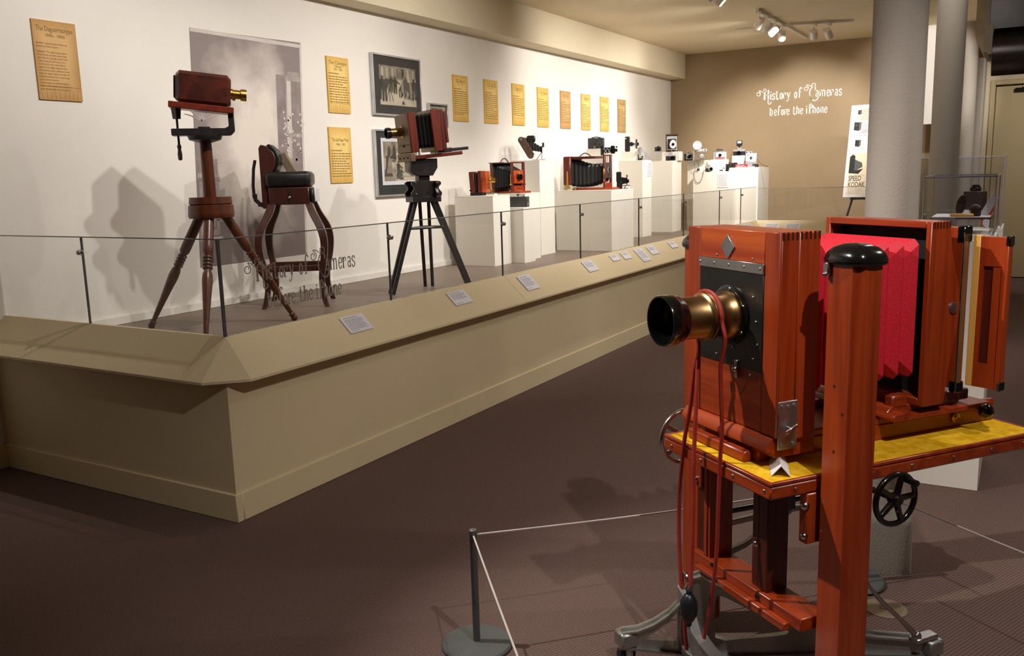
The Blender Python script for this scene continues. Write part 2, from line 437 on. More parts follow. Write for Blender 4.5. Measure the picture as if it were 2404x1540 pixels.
def thing(name, label, cat, loc=(0, 0, 0), rz=0.0, group=None):
    o = bpy.data.objects.new(name, None); col.objects.link(o)
    o.empty_display_size = 0.05
    o.location = loc; o.rotation_euler = (0, 0, R(rz)); o['label'] = label; o['category'] = cat
    if group: o['group'] = group
    return o
def tag(o, label, cat, group=None):
    o['label'] = label; o['category'] = cat
    if group: o['group'] = group
    return o
def struct(o):
    o['kind'] = 'structure'; return o
def catmull(pts, n=6, closed=False):
    P = [Vector(p) for p in pts]; out = []; k = len(P)
    for i in range(k if closed else k - 1):
        p0 = P[i - 1] if (i > 0 or closed) else P[i]; p1 = P[i]; p2 = P[(i + 1) % k]
        p3 = P[(i + 2) % k] if (i + 2 < k or closed) else P[i + 1 if i + 1 < k else k - 1]
        for j in range(n):
            t = j / n
            out.append(0.5 * ((2 * p1) + (p2 - p0) * t + (2 * p0 - 5 * p1 + 4 * p2 - p3) * t * t + (3 * p1 - p0 - 3 * p2 + p3) * t ** 3))
    if not closed: out.append(P[-1])
    return out
def text(name, body, size, M, mat, parent=None, align='LEFT', sx=1.0, ext=0.0004, lead=1.0, bold=0.0):
    c = bpy.data.curves.new(name, 'FONT'); c.body = body; c.size = size; c.extrude = ext; c.align_x = align; c.space_line = lead
    c.resolution_u = 3; c.offset = bold * size
    c.materials.append(globals()['M'][mat])
    tmp = bpy.data.objects.new('lettering_source', c)
    me = bpy.data.meshes.new_from_object(tmp)
    bpy.data.objects.remove(tmp)
    me.name = name
    o = bpy.data.objects.new(name, me); col.objects.link(o)
    if parent is not None: o.parent = parent
    o.matrix_local = M @ Matrix.Diagonal((sx, 1, 1, 1))
    return o
def print_lines(mb, w, h, n, mi=0, t=0.0006, M=None, ragged=0.25, fill=0.45, seed=1):
    """rows of short printed dashes, words too small to read, in local XY from (0,0) down to (w,-h)"""
    rnd = random.Random(seed)
    for i in range(n):
        y = -h * (i + 0.5) / n; hh = h / n * fill / 2
        x = 0; end = w * (1 - (rnd.random() * ragged if i % 4 == 3 else rnd.random() * 0.08))
        while x < end - w * 0.03:
            L = min(end - x, w * rnd.uniform(0.05, 0.16))
            mb.box(x, x + L, y - hh, y + hh, 0, t, mi, M)
            x += L + w * 0.03
    return mb

# ================================================================== the room
XL, YB, ZC = -5.05, 13.9, 3.4
struct(MB().box(-5.3, 4.7, -3.7, 14.2, -0.1, 0.0).build('floor', 'carpet'))
struct(MB().box(-5.3, 4.7, -3.7, 14.2, ZC, ZC + 0.1).build('ceiling', 'ceiling'))
struct(MB().box(XL - 0.15, XL, -3.6, YB + 0.1, 0, ZC).build('wall_left', 'wall'))
struct(MB().box(XL, -0.62, YB, YB + 0.12, 0, ZC).build('wall_back', 'taupe'))
wb = MB().box(-0.62, -0.5, YB, YB + 0.12, 0, ZC).box(-0.5, 0.75, YB, YB + 0.12, 2.68, ZC).box(0.75, 4.6, YB, YB + 0.12, 0, ZC)
struct(wb.build('wall_back_right', 'beige'))
struct(MB().box(4.5, 4.62, -3.6, YB + 0.1, 0, ZC).build('wall_right', 'beige'))
struct(MB().box(-5.2, 4.6, -3.62, -3.5, 0, ZC).build('wall_front', 'beige'))
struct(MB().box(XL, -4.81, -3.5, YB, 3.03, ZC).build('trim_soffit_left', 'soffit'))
struct(MB().box(XL, XL + 0.018, -3.5, 2.75, 0, 0.145).build('baseboard_left', 'platform', bevel=0.004))
struct(MB().box(-0.60, 4.5, 11.45, YB, 2.98, ZC).build('trim_soffit_right', 'beige'))
struct(MB().box(-1.62, -0.92, 13.3, 13.42, 2.12, ZC).build('trim_hanging_panel', 'wall'))
struct(MB().box(-1.4, -0.62, YB - 0.02, YB, 0, 0.14).build('baseboard_back', 'platform', bevel=0.004))

# door in the end wall, mostly out of frame
d = struct(MB().box(-0.5, -0.44, YB - 0.03, YB + 0.14, 0, 2.68).box(-0.44, 0.70, YB - 0.03, YB + 0.14, 2.615, 2.68).box(0.70, 0.75, YB - 0.03, YB + 0.14, 0, 2.68).build('door_frame', 'doorpaint', bevel=0.005))
d2 = struct(MB().box(-0.435, 0.695, YB + 0.06, YB + 0.10, 0.01, 2.60).build('door_1', 'doorpaint', bevel=0.004))
MB().box(-0.21, 0.12, YB - 0.005, YB + 0.055, 2.515, 2.565, ch=0.006).build('door_closer', 'blackgloss', d2)
MB().box(-0.12, 0.02, YB + 0.02, YB + 0.05, 2.575, 2.6, ch=0.004).build('closer_arm', 'dull', d2)
# outside wall beyond the door
struct(MB().box(-0.7, 1.0, YB + 0.16, YB + 0.2, 0, 2.8).build('wall_passage', 'beige'))

# dark roller bulkhead under the ceiling at the right
bh = thing('shutter_housing', 'dark glossy metal shutter housing hung below the ceiling at upper right', 'shutter', (0, 0, 0))
q = MB(); q.box(-0.40, 1.6, 9.75, 10.6, 2.83, 3.4)
q.build('upper_casing', 'shutterdark', bh)
pr = [(9.75 + 0.0, 2.83)] + [(9.95 - 0.23 * math.cos(R(a)), 2.72 - 0.115 + 0.23 * math.sin(R(a))) for a in range(75, -61, -15)] + [(10.6, 2.60), (10.6, 2.83)]
MB().prism(pr, 'x', -0.36, 1.6).build('roller_cover', 'shutterdark', bh)
MB().box(-0.43, -0.395, 9.72, 10.62, 2.62, 3.4).box(-0.40, -0.36, 9.70, 9.78, 2.60, 2.86).build('end_plate', 'olive', bh)

# ------------------------------------------------------------------ columns
def column(cx, cy, r, ztop, label, base=None):
    t = thing('column', label, 'column', (cx, cy, 0), 0, None); t['kind'] = 'thing'
    MB().lathe([(r, 0.02 if not base else 0.30), (r, ztop)], 40).build('shaft', 'column', t)
    if base:
        # boxy cast plinth with rounded corners that narrows to the shaft
        def ring(w, z, k=3.0, n=40):
            out = []
            for i in range(n):
                a = 2 * math.pi * i / n + R(37); ca, sa = math.cos(a), math.sin(a)
                e = (abs(ca) ** k + abs(sa) ** k) ** (-1 / k)
                x, y = w * e * ca, w * e * sa
                out.append((x, y, z))
            return out
        MB(RZ(16)).loft([ring(base, 0, 6), ring(base, 0.205, 6), ring(base * 0.97, 0.228, 5), ring(r * 1.12, 0.27, 2.4), ring(r * 1.0, 0.34, 2.0)]).build('plinth', 'column', t)
    return t
c1 = ony(2104.5, 250, onz(2080, 1345, 0).y + 0.10)
dep = (c1 - EYE).dot(fw)
r1 = 59.5 / FPX * dep
column(c1.x, c1.y, r1, ZC, 'thick grey round column nearest the red bellows camera', r1 * 1.3)
def at_depth(px, py, depth):
    d = ray(px, py); return EYE + d * (depth / d.dot(fw))
for px, wpx, lab in ((2226, 63.5, 'second grey round column, rising behind the red bellows camera'), (2275, 33, 'slim grey column third in the row towards the door')):
    dd = 2 * r1 * FPX / wpx
    rr = r1
    if wpx < 40: dd = 11.6; rr = wpx / 2 / FPX * dd
    p = at_depth(px, 200, dd)
    t = column(p.x, p.y, rr, ZC, lab)
    if wpx < 40:
        MB().lathe([(rr * 1.06, 3.31), (rr * 1.06, ZC)], 32).build('collar', 'column', t)
p = at_depth(2301, 200, 11.9)
column(p.x, p.y, 10.5 / FPX * 11.9, 2.98, 'thinnest and farthest pale column beside the door frame')

# ------------------------------------------------------------------ display platform
ZP = 0.71
pl = thing('display_platform', 'long cream built-in display platform with a sloped reading rail along the left wall', 'platform', (-3.2, 2.75, 0))
pl['kind'] = 'thing'
def P(mb): return mb
OF = T(3.2, -2.75, 0)
XF, YF = -3.155, 2.752
XR, YR = -3.235, 2.84       # inner top edge of the rail
XO, YO = -3.052, 2.652      # outer lower edge of the rail
YK, YKO = 12.38, 12.18      # rail of the return along the end wall
# base faces
MB(OF).box(XL + 0.003, XF, YF, YF + 0.05, 0.14, 0.70).build('end_panel', 'platform', pl)
for i, (a, b) in enumerate(((YF + 0.05, 6.05), (6.05, 12.25))):
    MB(OF).box(XF - 0.05, XF, a, b, 0.14, 0.70).build('front_panel', 'platform', pl)
MB(OF).box(XF - 0.05, -0.75, 12.25, 12.30, 0.0, 0.70).build('return_panel', 'platform', pl)
MB(OF).box(XL + 0.003, XF + 0.012, YF - 0.012, YF + 0.03, 0, 0.14, ch=0.004).build('kickboard', 'platform', pl)
MB(OF).box(XF - 0.03, XF + 0.012, YF + 0.03, 12.24, 0, 0.14, ch=0.004).build('kickboard', 'platform', pl)
# deck boards
dy = [YF + 0.06, 5.0, 7.4, 9.8, 12.3]
for a, b in zip(dy[:-1], dy[1:]):
    MB(OF).box(XL + 0.003, XR - 0.02, a + 0.002, b - 0.002, ZP - 0.03, ZP).build('deck_board', 'deck', pl)
MB(OF).box(XL + 0.003, -0.75, 12.302, YB - 0.003, ZP - 0.03, ZP).build('deck_board', 'deck', pl)
MB(OF).box(XL + 0.003, XL + 0.02, YF + 0.1, YB - 0.005, ZP, ZP + 0.055, ch=0.003).build('skirting', 'wall', pl)
# sloped rail: cross section (outwards distance, z)
zt, zl = 0.88, 0.70
def rail_y(a, b, a_in, b_in, nm):
    # piece running along y between seams; mitred ends when the outer end differs
    v = [(XO, a, zl), (XR, a_in, zt), (XR - 0.022, a_in, zt), (XR - 0.022, a_in, ZP - 0.02), (XF - 0.02, a, zl - 0.012), (XO, a, zl - 0.012),
         (XO, b, zl), (XR, b_in, zt), (XR - 0.022, b_in, zt), (XR - 0.022, b_in, ZP - 0.02), (XF - 0.02, b, zl - 0.012), (XO, b, zl - 0.012)]
    f = [(0, 1, 7, 6), (1, 2, 8, 7), (2, 3, 9, 8), (3, 4, 10, 9), (4, 5, 11, 10), (5, 0, 6, 11), (5, 4, 3, 2, 1, 0), (6, 7, 8, 9, 10, 11)]
    return MB(OF).add(v, f).build(nm, 'platform', pl, smooth=False)
ch = 0.155
rail_y(YO + ch, 5.43, YR, 5.43, 'reading_rail')
for a, b in ((5.433, 8.75), (8.753, YKO)):
    rail_y(a, b, a, b if b < 12 else YK, 'reading_rail')
# front (end) rail and the corner triangle
v = [(XL + 0.003, YO, zl), (XL + 0.003, YR, zt), (XL + 0.003, YR + 0.022, zt), (XL + 0.003, YR + 0.022, ZP - 0.02), (XL + 0.003, YF + 0.02, zl - 0.012), (XL + 0.003, YO, zl - 0.012),
     (XO - ch, YO, zl), (XR, YR, zt), (XR, YR + 0.022, zt), (XR, YR + 0.022, ZP - 0.02), (XO - ch, YF + 0.02, zl - 0.012), (XO - ch, YO, zl - 0.012)]
f = [(0, 6, 7, 1), (1, 7, 8, 2), (2, 8, 9, 3), (3, 9, 10, 4), (4, 10, 11, 5), (5, 11, 6, 0), (0, 1, 2, 3, 4, 5), (11, 10, 9, 8, 7, 6)]
MB(OF).add(v, f).build('reading_rail', 'platform', pl, smooth=False)
v = [(XO - ch, YO, zl), (XO, YO + ch, zl), (XR, YR, zt), (XO - ch, YO, zl - 0.012), (XO, YO + ch, zl - 0.012), (XR - 0.02, YR + 0.02, zl - 0.012)]
MB(OF).add(v, [(0, 1, 2), (3, 5, 4), (0, 3, 4, 1), (1, 4, 5, 2), (2, 5, 3, 0)]).build('rail_corner', 'platform', pl, smooth=False)
# return rail along the end wall
x2 = -0.75
v = [(XO, YKO, zl), (XR, YK, zt), (XR, YK + 0.022, zt), (XR, YK + 0.022, ZP - 0.02), (XF, 12.26, zl - 0.012), (XO, YKO, zl - 0.012),
     (x2, YKO, zl), (x2, YK, zt), (x2, YK + 0.022, zt), (x2, YK + 0.022, ZP - 0.02), (x2, 12.26, zl - 0.012), (x2, YKO, zl - 0.012)]
MB(OF).add(v, [(0, 6, 7, 1), (1, 7, 8, 2), (2, 8, 9, 3), (3, 9, 10, 4), (4, 10, 11, 5), (5, 11, 6, 0), (0, 1, 2, 3, 4, 5), (11, 10, 9, 8, 7, 6)]).build('reading_rail', 'platform', pl, smooth=False)

# ------------------------------------------------------------------ glass barrier
gb = thing('glass_barrier', 'low clear glass barrier with dark panel joints standing on the platform rail', 'barrier', (XR, YR, zt))
OG = T(-XR, -YR, -zt)
gx0, gx1 = XR - 0.012, XR - 0.004
ZG = 1.338
js = [2.842, 4.119, 5.43, 6.729, 8.04, 9.344, 10.66, 11.6, YK]
for a, b in zip(js[:-1], js[1:]):
    g = MB(OG).box(gx0, gx1, a + 0.004, b - 0.004, zt + 0.001, ZG).build('glass_pane', 'glass', gb, smooth=False)
    MB(OG).box(gx0 - 0.0005, gx1 + 0.0005, a + 0.004, b - 0.004, ZG - 0.001, ZG + 0.0045).build('polished_edge', 'glassedge', g, smooth=False)
fx = [XL + 0.01, -4.27, XR - 0.012]
for a, b in zip(fx[:-1], fx[1:]):
    g = MB(OG).box(a + 0.004, b - 0.004, YR + 0.004, YR + 0.012, zt + 0.001, ZG).build('glass_pane', 'glass', gb, smooth=False)
    MB(OG).box(a + 0.004, b - 0.004, YR + 0.0035, YR + 0.0125, ZG - 0.001, ZG + 0.0045).build('polished_edge', 'glassedge', g, smooth=False)
for a, b in ((XR, -2.55), (-2.54, -1.4)):
    g = MB(OG).box(a + 0.006, b - 0.004, YK + 0.004, YK + 0.012, zt + 0.001, ZG - 0.02).build('glass_pane', 'glass', gb, smooth=False)
    MB(OG).box(a + 0.006, b - 0.004, YK + 0.0035, YK + 0.0125, ZG - 0.021, ZG - 0.0165).build('polished_edge', 'glassedge', g, smooth=False)
def joint(x, y, along):
    if along == 'y':
        MB(OG).box(gx0 - 0.001, gx1 + 0.001, y - 0.004, y + 0.004, zt, ZG).build('joint', 'jointgasket', gb, smooth=False)
        MB(OG @ T(gx1, y, 1.255)).lathe([(0.017, 0), (0.017, 0.006), (0.008, 0.008), (0.008, 0.016), (0.013, 0.018), (0.013, 0.026), (0.006, 0.03)], 14, 0, RY(90)).cyl((0.012, -0.03, 0), (0.012, 0.03, 0), 0.0045).build('clip_knob', 'chrome', gb)
    else:
        MB(OG).box(x - 0.004, x + 0.004, YR + 0.003, YR + 0.013, zt, ZG).build('joint', 'jointgasket', gb, smooth=False)
        MB(OG @ T(x, YR + 0.004, 1.26)).lathe([(0.017, 0), (0.017, 0.006), (0.008, 0.008), (0.008, 0.016), (0.013, 0.018), (0.013, 0.026), (0.006, 0.03)], 14, 0, RX(90)).build('clip_knob', 'chrome', gb)
for y in js[1:-1]: joint(0, y, 'y')
joint(-4.27, 0, 'x')
MB(OG).box(XR - 0.013, XR - 0.003, YR - 0.002, YR + 0.013, zt, ZG + 0.003).build('corner_joint', 'jointgasket', gb, smooth=False)

# ------------------------------------------------------------------ the exhibition title, drawn letter by letter
def el(cx, cy, rx, ry, a0, a1, n=14):
    return [(cx + rx * math.cos(R(a0 + (a1 - a0) * i / n)), cy + ry * math.sin(R(a0 + (a1 - a0) * i / n))) for i in range(n + 1)]
def cv(*p): return [(q.x, q.y) for q in catmull([(a, b_, 0) for a, b_ in p], 5)]
def serif(x, y, w=0.26): return ([(x - w / 2, y), (x + w / 2, y)], 0.055)
ST = 0.145
GL = {
 'i': [([(0, 0), (0, .95)], ST), ([(0, 1.13), (0, 1.27)], ST), serif(0, .02), serif(-.05, .93, .2)],
 's': [(cv((.17, .72), (.1, .92), (-.06, .93), (-.17, .75), (-.1, .55), (.1, .42), (.18, .2), (.05, .02), (-.1, .02), (-.19, .24)), .1)],
 't': [(cv((-.06, 1.3), (-.06, .5), (-.04, .12), (.1, .0), (.25, .16)), .12), ([(-.24, .94), (.2, .94)], .06)],
 'o': [(el(0, .475, .17, .44, 0, 360, 22), .115)],
 'r': [([(-.12, 0), (-.12, .95)], ST), (cv((-.1, .62), (.0, .88), (.12, .93), (.2, .84), (.19, .66), (.11, .6)), .08), serif(-.12, .02), serif(-.17, .93, .2)],
 'y': [([(-.2, .95), (.02, .1)], .13), (cv((.23, .95), (.08, .3), (-.02, -.12), (-.12, -.36), (-.26, -.38), (-.28, -.24)), .07), serif(-.2, .94, .24), serif(.22, .94, .2)],
 'f': [(cv((.27, 1.36), (.2, 1.52), (.05, 1.54), (-.05, 1.3), (-.06, .9), (-.06, 0)), .12), ([(-.22, .93), (.2, .93)], .06), serif(-.06, .02)],
 'a': [(cv((-.16, .78), (-.08, .92), (.06, .92), (.13, .75), (.14, .05)), .1), (el(-.04, .28, .15, .25, 40, 330, 14), .09), serif(.16, .02, .16)],
 'm': [([(-.36, 0), (-.36, .95)], ST), (cv((-.34, .7), (-.24, .92), (-.1, .92), (-.02, .75), (-.01, 0)), .11), (cv((0, .7), (.1, .92), (.24, .92), (.33, .75), (.34, 0)), .11), serif(-.36, .02, .2), serif(-.01, .02, .2), serif(.34, .02, .2), serif(-.4, .93, .16)],
 'n': [([(-.17, 0), (-.17, .95)], ST), (cv((-.15, .68), (-.03, .92), (.1, .92), (.17, .75), (.18, 0)), .12), serif(-.17, .02), serif(.18, .02), serif(-.22, .93, .18)],
 'e': [(cv((-.17, .5), (.18, .54), (.16, .82), (.04, .94), (-.1, .88), (-.18, .6), (-.17, .25), (-.06, .02), (.08, .03), (.19, .25)), .095)],
 'b': [([(-.16, 0), (-.16, 1.32)], ST), (cv((-.14, .72), (.0, .93), (.14, .85), (.19, .5), (.14, .12), (.0, .0), (-.14, .12)), .1), serif(-.2, 1.3, .2)],
 'h': [([(-.17, 0), (-.17, 1.36)], ST), (cv((-.15, .68), (-.03, .92), (.1, .92), (.17, .75), (.18, 0)), .12), serif(-.17, .02), serif(.18, .02), serif(-.21, 1.34, .2)],
 'P': [([(-.13, 0), (-.13, 1.62)], .17), (cv((-.2, 1.6), (.06, 1.58), (.2, 1.42), (.22, 1.2), (.16, .98), (-.1, .86)), .11), serif(-.13, .02, .32)],
 'H': [([(-.3, .02), (-.3, 1.2)], .2), ([(.28, 1.62), (.28, .1)], .17), (cv((.28, .2), (.27, -.35), (.33, -.6), (.5, -.66), (.68, -.55), (.72, -.38), (.64, -.3)), .09), ([(-.35, .78), (.42, .82)], .06), serif(-.3, .02, .34), serif(.28, 1.6, .22),
       (cv((-1.18, 1.02), (-1.1, 1.2), (-1.25, 1.28), (-1.48, 1.2), (-1.56, .96), (-1.42, .74), (-1.12, .74), (-.95, .96), (-1.0, 1.28), (-1.2, 1.52), (-1.02, 1.5), (-.76, 1.36), (-.52, 1.2), (-.26, 1.2), (-.08, 1.36), (-.1, 1.62), (-.3, 1.74), (-.5, 1.62), (-.46, 1.44), (-.34, 1.47)), .07)],
 'C': [(cv((.46, 1.05), (.5, 1.3), (.38, 1.52), (.14, 1.56), (-.12, 1.36), (-.32, .9), (-.32, .4), (-.1, -.1), (.3, -.52), (.66, -.5), (.92, -.2), (1.0, .02)), .12), (cv((-.34, .3), (-.2, .0), (.08, -.38)), .1),
       (cv((-.82, 1.36), (-.76, 1.5), (-.98, 1.6), (-1.18, 1.42), (-1.1, 1.14), (-.84, 1.06), (-.56, 1.3), (-.6, 1.62), (-.92, 1.86), (-.5, 1.84), (-.1, 1.6), (.3, 1.5), (.5, 1.7), (.44, 2.0), (.14, 2.06), (-.04, 1.86), (.04, 1.64), (.26, 1.62)), .07)],
}
LINE1 = [('H', 1.56), ('i', 2.24), ('s', 2.68), ('t', 3.22), ('o', 3.86), ('r', 4.34), ('y', 5.0), ('o', 6.1), ('f', 6.74), ('C', 8.56), ('a', 9.35), ('m', 10.15), ('e', 11.0), ('r', 11.52), ('a', 12.2), ('s', 12.76)]
LINE2 = [('b', 2.36), ('e', 3.02), ('f', 3.56), ('o', 4.12), ('r', 4.6), ('e', 5.0), ('t', 5.92), ('h', 6.5), ('e', 7.08), ('i', 7.84), ('P', 8.42), ('h', 8.98), ('o', 9.56), ('n', 10.15), ('e', 10.72)]
def title(mb, M0, unit, drop=2.48, k2=0.92, depth=0.004, wk=1.0):
    for line, dv, k in ((LINE1, 0, 1.0), (LINE2, -drop, k2)):
        for chn, u in line:
            for pts, wd in GL[chn]:
                pp = [((u + x * k) * unit, (dv + y * k) * unit) for x, y in pts]
                mb.ribbon(pp, [wd * wk * unit * k] * len(pp), depth, 0, M0)
ta, tb = ony(1775 + 3, 234, YB), ony(1979, 226, YB)
unit_w = (tb.x - ta.x) / 13.06
o = MB()
base = ony(1795, 235.3, YB)
ox = base.x - 1.26 * unit_w
title(o, frame((ox, YB - 0.001, base.z), (1, 0, 0), (0, 0, 1), (0, -1, 0)), unit_w, wk=1.3)
tw = o.build('wall_lettering', 'whitevinyl', None, smooth=False)
tag(tw, 'white vinyl lettering History of Cameras before the iPhone on the end wall', 'lettering')
g1, g2 = onx(607, 668, XR), onx(834, 618, XR)
unit_g = (g2.y - g1.y) / (12.95 - 1.26)
o = MB()
title(o, frame((gx1 + 0.0005 - XR, g1.y - 1.26 * unit_g - YR, (onx(607, 668, XR).z + onx(834, 618, XR).z) / 2 - zt), (0, 1, 0), (0, 0, 1), (1, 0, 0)), unit_g, 2.25, 0.95, 0.0015, 1.0)
o.build('glass_lettering', 'frosted', gb, smooth=False)

# ================================================================== things on the left wall
def wallM(y, z, off=0.0):
    return frame((XL + off, y, z), (0, 1, 0), (0, 0, 1), (1, 0, 0))
def poster(y0, y1, z0, z1, mat, label, head, years, sub=None, real=None, thick=0.012, seed=1, drop=0.0, foot=True):
    t = thing('text_panel', label, 'poster', (XL, y0, z0), 0, 'parchment text panels on the wall')
    w, h = y1 - y0, z1 - z0
    MB().box(0.001, thick, 0, w, 0, h).build('board', mat, t, smooth=False)
    F = lambda u, v: frame((thick + 0.0003, u, v), (0, 1, 0), (0, 0, 1), (1, 0, 0))
    top = h * (0.90 - drop)
    if head:
        text('heading', head, h * 0.092, F(w / 2, top - h * 0.035), 'brownink', t, 'CENTER', min(1.0, 0.9 * w / (len(head) * h * 0.092 * 0.5)))
    if sub:
        text('subheading', sub, h * 0.05, F(w / 2, top - h * 0.085), 'brownink', t, 'CENTER', 0.8)
    if years:
        text('dates', years, h * 0.058, F(w / 2, top - h * (0.14 if sub else 0.105)), 'brownink', t, 'CENTER', 0.85)
    ys = top - h * 0.2
    if real:
        for i, (bt, body) in enumerate(real):
            if bt: text('body_text', bt, h * 0.036, F(w * 0.05, ys), 'brownink', t, 'LEFT', 0.74, 0.0005)
            n = body.count('\n') + 1
            text('body_text', body, h * 0.033, F(w * 0.05, ys), 'brownink', t, 'LEFT', 0.74, 0.0003, 1.18)
            ys -= n * h * 0.0425 + h * 0.022
    else:
        mb = MB()
        print_lines(mb, w * 0.5, h * 0.035, 1, 0, 0.0006, F(w * 0.06, ys + h * 0.02), seed=seed)
        n = 10 + seed % 4
        print_lines(mb, w * 0.88, h * 0.045 * n, n, 0, 0.0006, F(w * 0.06, ys - h * 0.03), 0.4, 0.34, seed)
        mb.build('body_text', 'brownink', t, smooth=False)
    # darker torn band along the foot of the print
    mb = MB()
    rnd = random.Random(seed)
    for k in range(9):
        u = w * (0.08 + 0.1 * k); mb.ribbon([(u, h * 0.02), (u + w * rnd.uniform(-.04, .04), h * rnd.uniform(.09, .16))], [0.0018, 0.0008], 0.0004, 0, F(0, 0))
    mb.ribbon([(w * 0.03, h * 0.175), (w * 0.97, h * 0.17)], [0.002, 0.002], 0.0004, 0, F(0, 0))
    mb.build('printed_floorboards', 'brownink', t, smooth=False)
    return t
DAG = [('Inventors:', '                   Joseph Nicephore Niepce and\nJacques Louis Mande Daguerre'),
       ('Definition:', '                   "The daguerreotype image is\nformed directly onto silver plated copper\nplate which was made light sensitive with a\nsurface coating of iodine vapors. It is a\none of a kind process, made without a\nnegative. It has a highly reflective surface\nthat sometimes makes it difficult to see the\nimage. The image is delicate and often will\nbe given protection and in a special hinged\ncase to ensure the picture.\nDaguerreotypes are commonly found in\nleather or thermoplastic cases, usually one\nimage with decorative mat and preserver."')]
poster(3.200, 3.475, 2.112, 2.567, 'parch_tan', 'tan parchment text panel headed The Daguerreotype, alone at the far left of the wall', 'The Daguerreotype', '1840s - 1860s', None, DAG, seed=3)
poster(5.709, 5.981, 2.150, 2.605, 'parch_yellow', 'yellow text panel headed The Calotype, directly above another text panel', 'The Calotype', '1841 - 1855', '(Talbotype)', None, seed=5)
poster(5.684, 5.960, 1.571, 2.033, 'parch_yellow', 'yellow text panel headed The Salt Paper Print, below the calotype panel', 'The Salt Paper Print', '1840s - 1855', None, None, seed=4, drop=0.12)
names = ['yellow text panel just right of the small framed picture', 'yellow text panel second in the high row of eight', 'palest yellow text panel, third in the high row of eight', 'yellow text panel fourth in the row, above the folding camera',
         'pinkish tan text panel fifth in the row, between yellow ones', 'yellow text panel sixth in the row, right of the pinkish one', 'yellow text panel second from the end of the row', 'brownish text panel last in the row near the room corner']
pm = ['parch_yellow', 'parch_yellow', 'parch_pale', 'parch_pale', 'parch_tan', 'parch_yellow', 'parch_yellow', 'parch_dull']
heads = ['The Tintype', 'The Albumen Print', 'The Negative', 'The Snapshot', 'Roll Film', 'The Flash', 'The Camera', 'The 35']
for i, (nm, mm) in enumerate(zip(names, pm)):
    y = 7.567 + 0.5945 * i
    poster(y, y + 0.277, 2.152, 2.606, mm, nm, None, None, None, None, seed=6 + i)
    t = bpy.context.scene.objects[-1] if False else None
# hand-lettered flourishes standing for the decorative headings too small to read
for t in [o for o in bpy.data.objects if o.name.startswith('text_panel') and not any(c.name.startswith('heading') for c in o.children)]:
    h = 0.454; w = 0.277; mb = MB(); rnd = random.Random(t.name)
    F = frame((0.0125, 0, 0), (0, 1, 0), (0, 0, 1), (1, 0, 0))
    x = w * 0.2
    while x < w * 0.82:
        z = h * 0.86
        mb.ribbon(cv((x, z + .018), (x + .006, z + rnd.uniform(.0, .03)), (x + .008, z - .012), (x + .016, z + rnd.uniform(-.006, .01))), [0.0035] * 16, 0.0005, 0, F)
        x += rnd.choice((0.016, 0.018, 0.03))
    for k in range(8):
        if k == 4: continue
        mb.ribbon(cv((w * (.3 + .05 * k), h * .785), (w * (.315 + .05 * k), h * .80), (w * (.3 + .05 * k), h * .81)), [0.0025] * 11, 0.0005, 0, F)
    mb.build('heading', 'brownink', t, smooth=False)

# painted backdrop sheet
bd = thing('painted_backdrop', 'tall unframed grey painted studio backdrop print hanging behind the tripod camera', 'backdrop', (XL, 4.30, 1.01))
BW, BH = 1.085, 1.653
mb = MB()
nseg = 12
vs = []; 
for k, (u, v) in enumerate(((0.045, BH - 0.012), (BW + 0.045, BH + 0.012), (BW - 0.045, 0.0), (-0.045, 0.0))): pass
# slightly skewed sheet
vs = [(0.004, -0.04, 0), (0.004, BW - 0.045, 0), (0.004, BW + 0.04, BH + 0.012), (0.004, 0.045, BH - 0.01)]
vs = vs + [(0.001, p[1], p[2]) for p in vs]
mb.add(vs, [(0, 1, 2, 3), (7, 6, 5, 4), (0, 4, 5, 1), (1, 5, 6, 2), (2, 6, 7, 3), (3, 7, 4, 0)])
mb.build('sheet', 'backdrop', bd, smooth=False)
FB = frame((0.0043, 0, 0), (0, 1, 0), (0, 0, 1), (1, 0, 0))
def BX(mb, u0, u1, v0, v1, mi=0, t=0.0004):
    sh = lambda v: -0.04 + 0.085 * v / BH
    a, b_ = sh(v0), sh(v1)
    mb.add([(u0 + a, v0, 0), (u1 + a, v0, 0), (u1 + b_, v1, 0), (u0 + b_, v1, 0), (u0 + a, v0, t), (u1 + a, v0, t), (u1 + b_, v1, t), (u0 + b_, v1, t)],
           [(0, 3, 2, 1), (4, 5, 6, 7), (0, 1, 5, 4), (1, 2, 6, 5), (2, 3, 7, 6), (3, 0, 4, 7)], mi, FB)
mb = MB()          # border strip, right pier with capital
BX(mb, 0, BW, BH - 0.03, BH - 0.003, 2); BX(mb, BW - 0.02, BW, 0.01, BH - 0.03, 2)
BX(mb, 0.80, 0.90, 0.65, 1.40, 0); BX(mb, 0.91, 0.955, 0.95, 1.38, 2, .0006); BX(mb, 0.955, 1.05, 0.45, 1.40, 0)
BX(mb, 0.90, 1.06, 1.36, 1.40, 1, .0008); BX(mb, 0.92, 1.05, 1.40, 1.43, 1, .0007); BX(mb, 0.90, 1.06, 0.93, 0.96, 1, .0008)
mb.build('painted_pier', ['bd_dark', 'bd_mid', 'bd_light'], bd, smooth=False)
mb = MB()          # urn and lamp on the pier
for (a, b_, c, d) in ((.955, 1.035, .80, .815), (.965, 1.025, .77, .80), (.985, 1.005, .55, .77), (.94, 1.05, .745, .765)): BX(mb, a, b_, c, d, 0, .001)
mb.add([(x, y, 0.0010) for x, y in el(.995, .88, .035, .06, 0, 360, 16)[:-1]], [tuple(range(16))], 0, FB)
mb.build('painted_urn', ['bd_dark'], bd, smooth=False)
mb = MB(); rnd = random.Random(4)
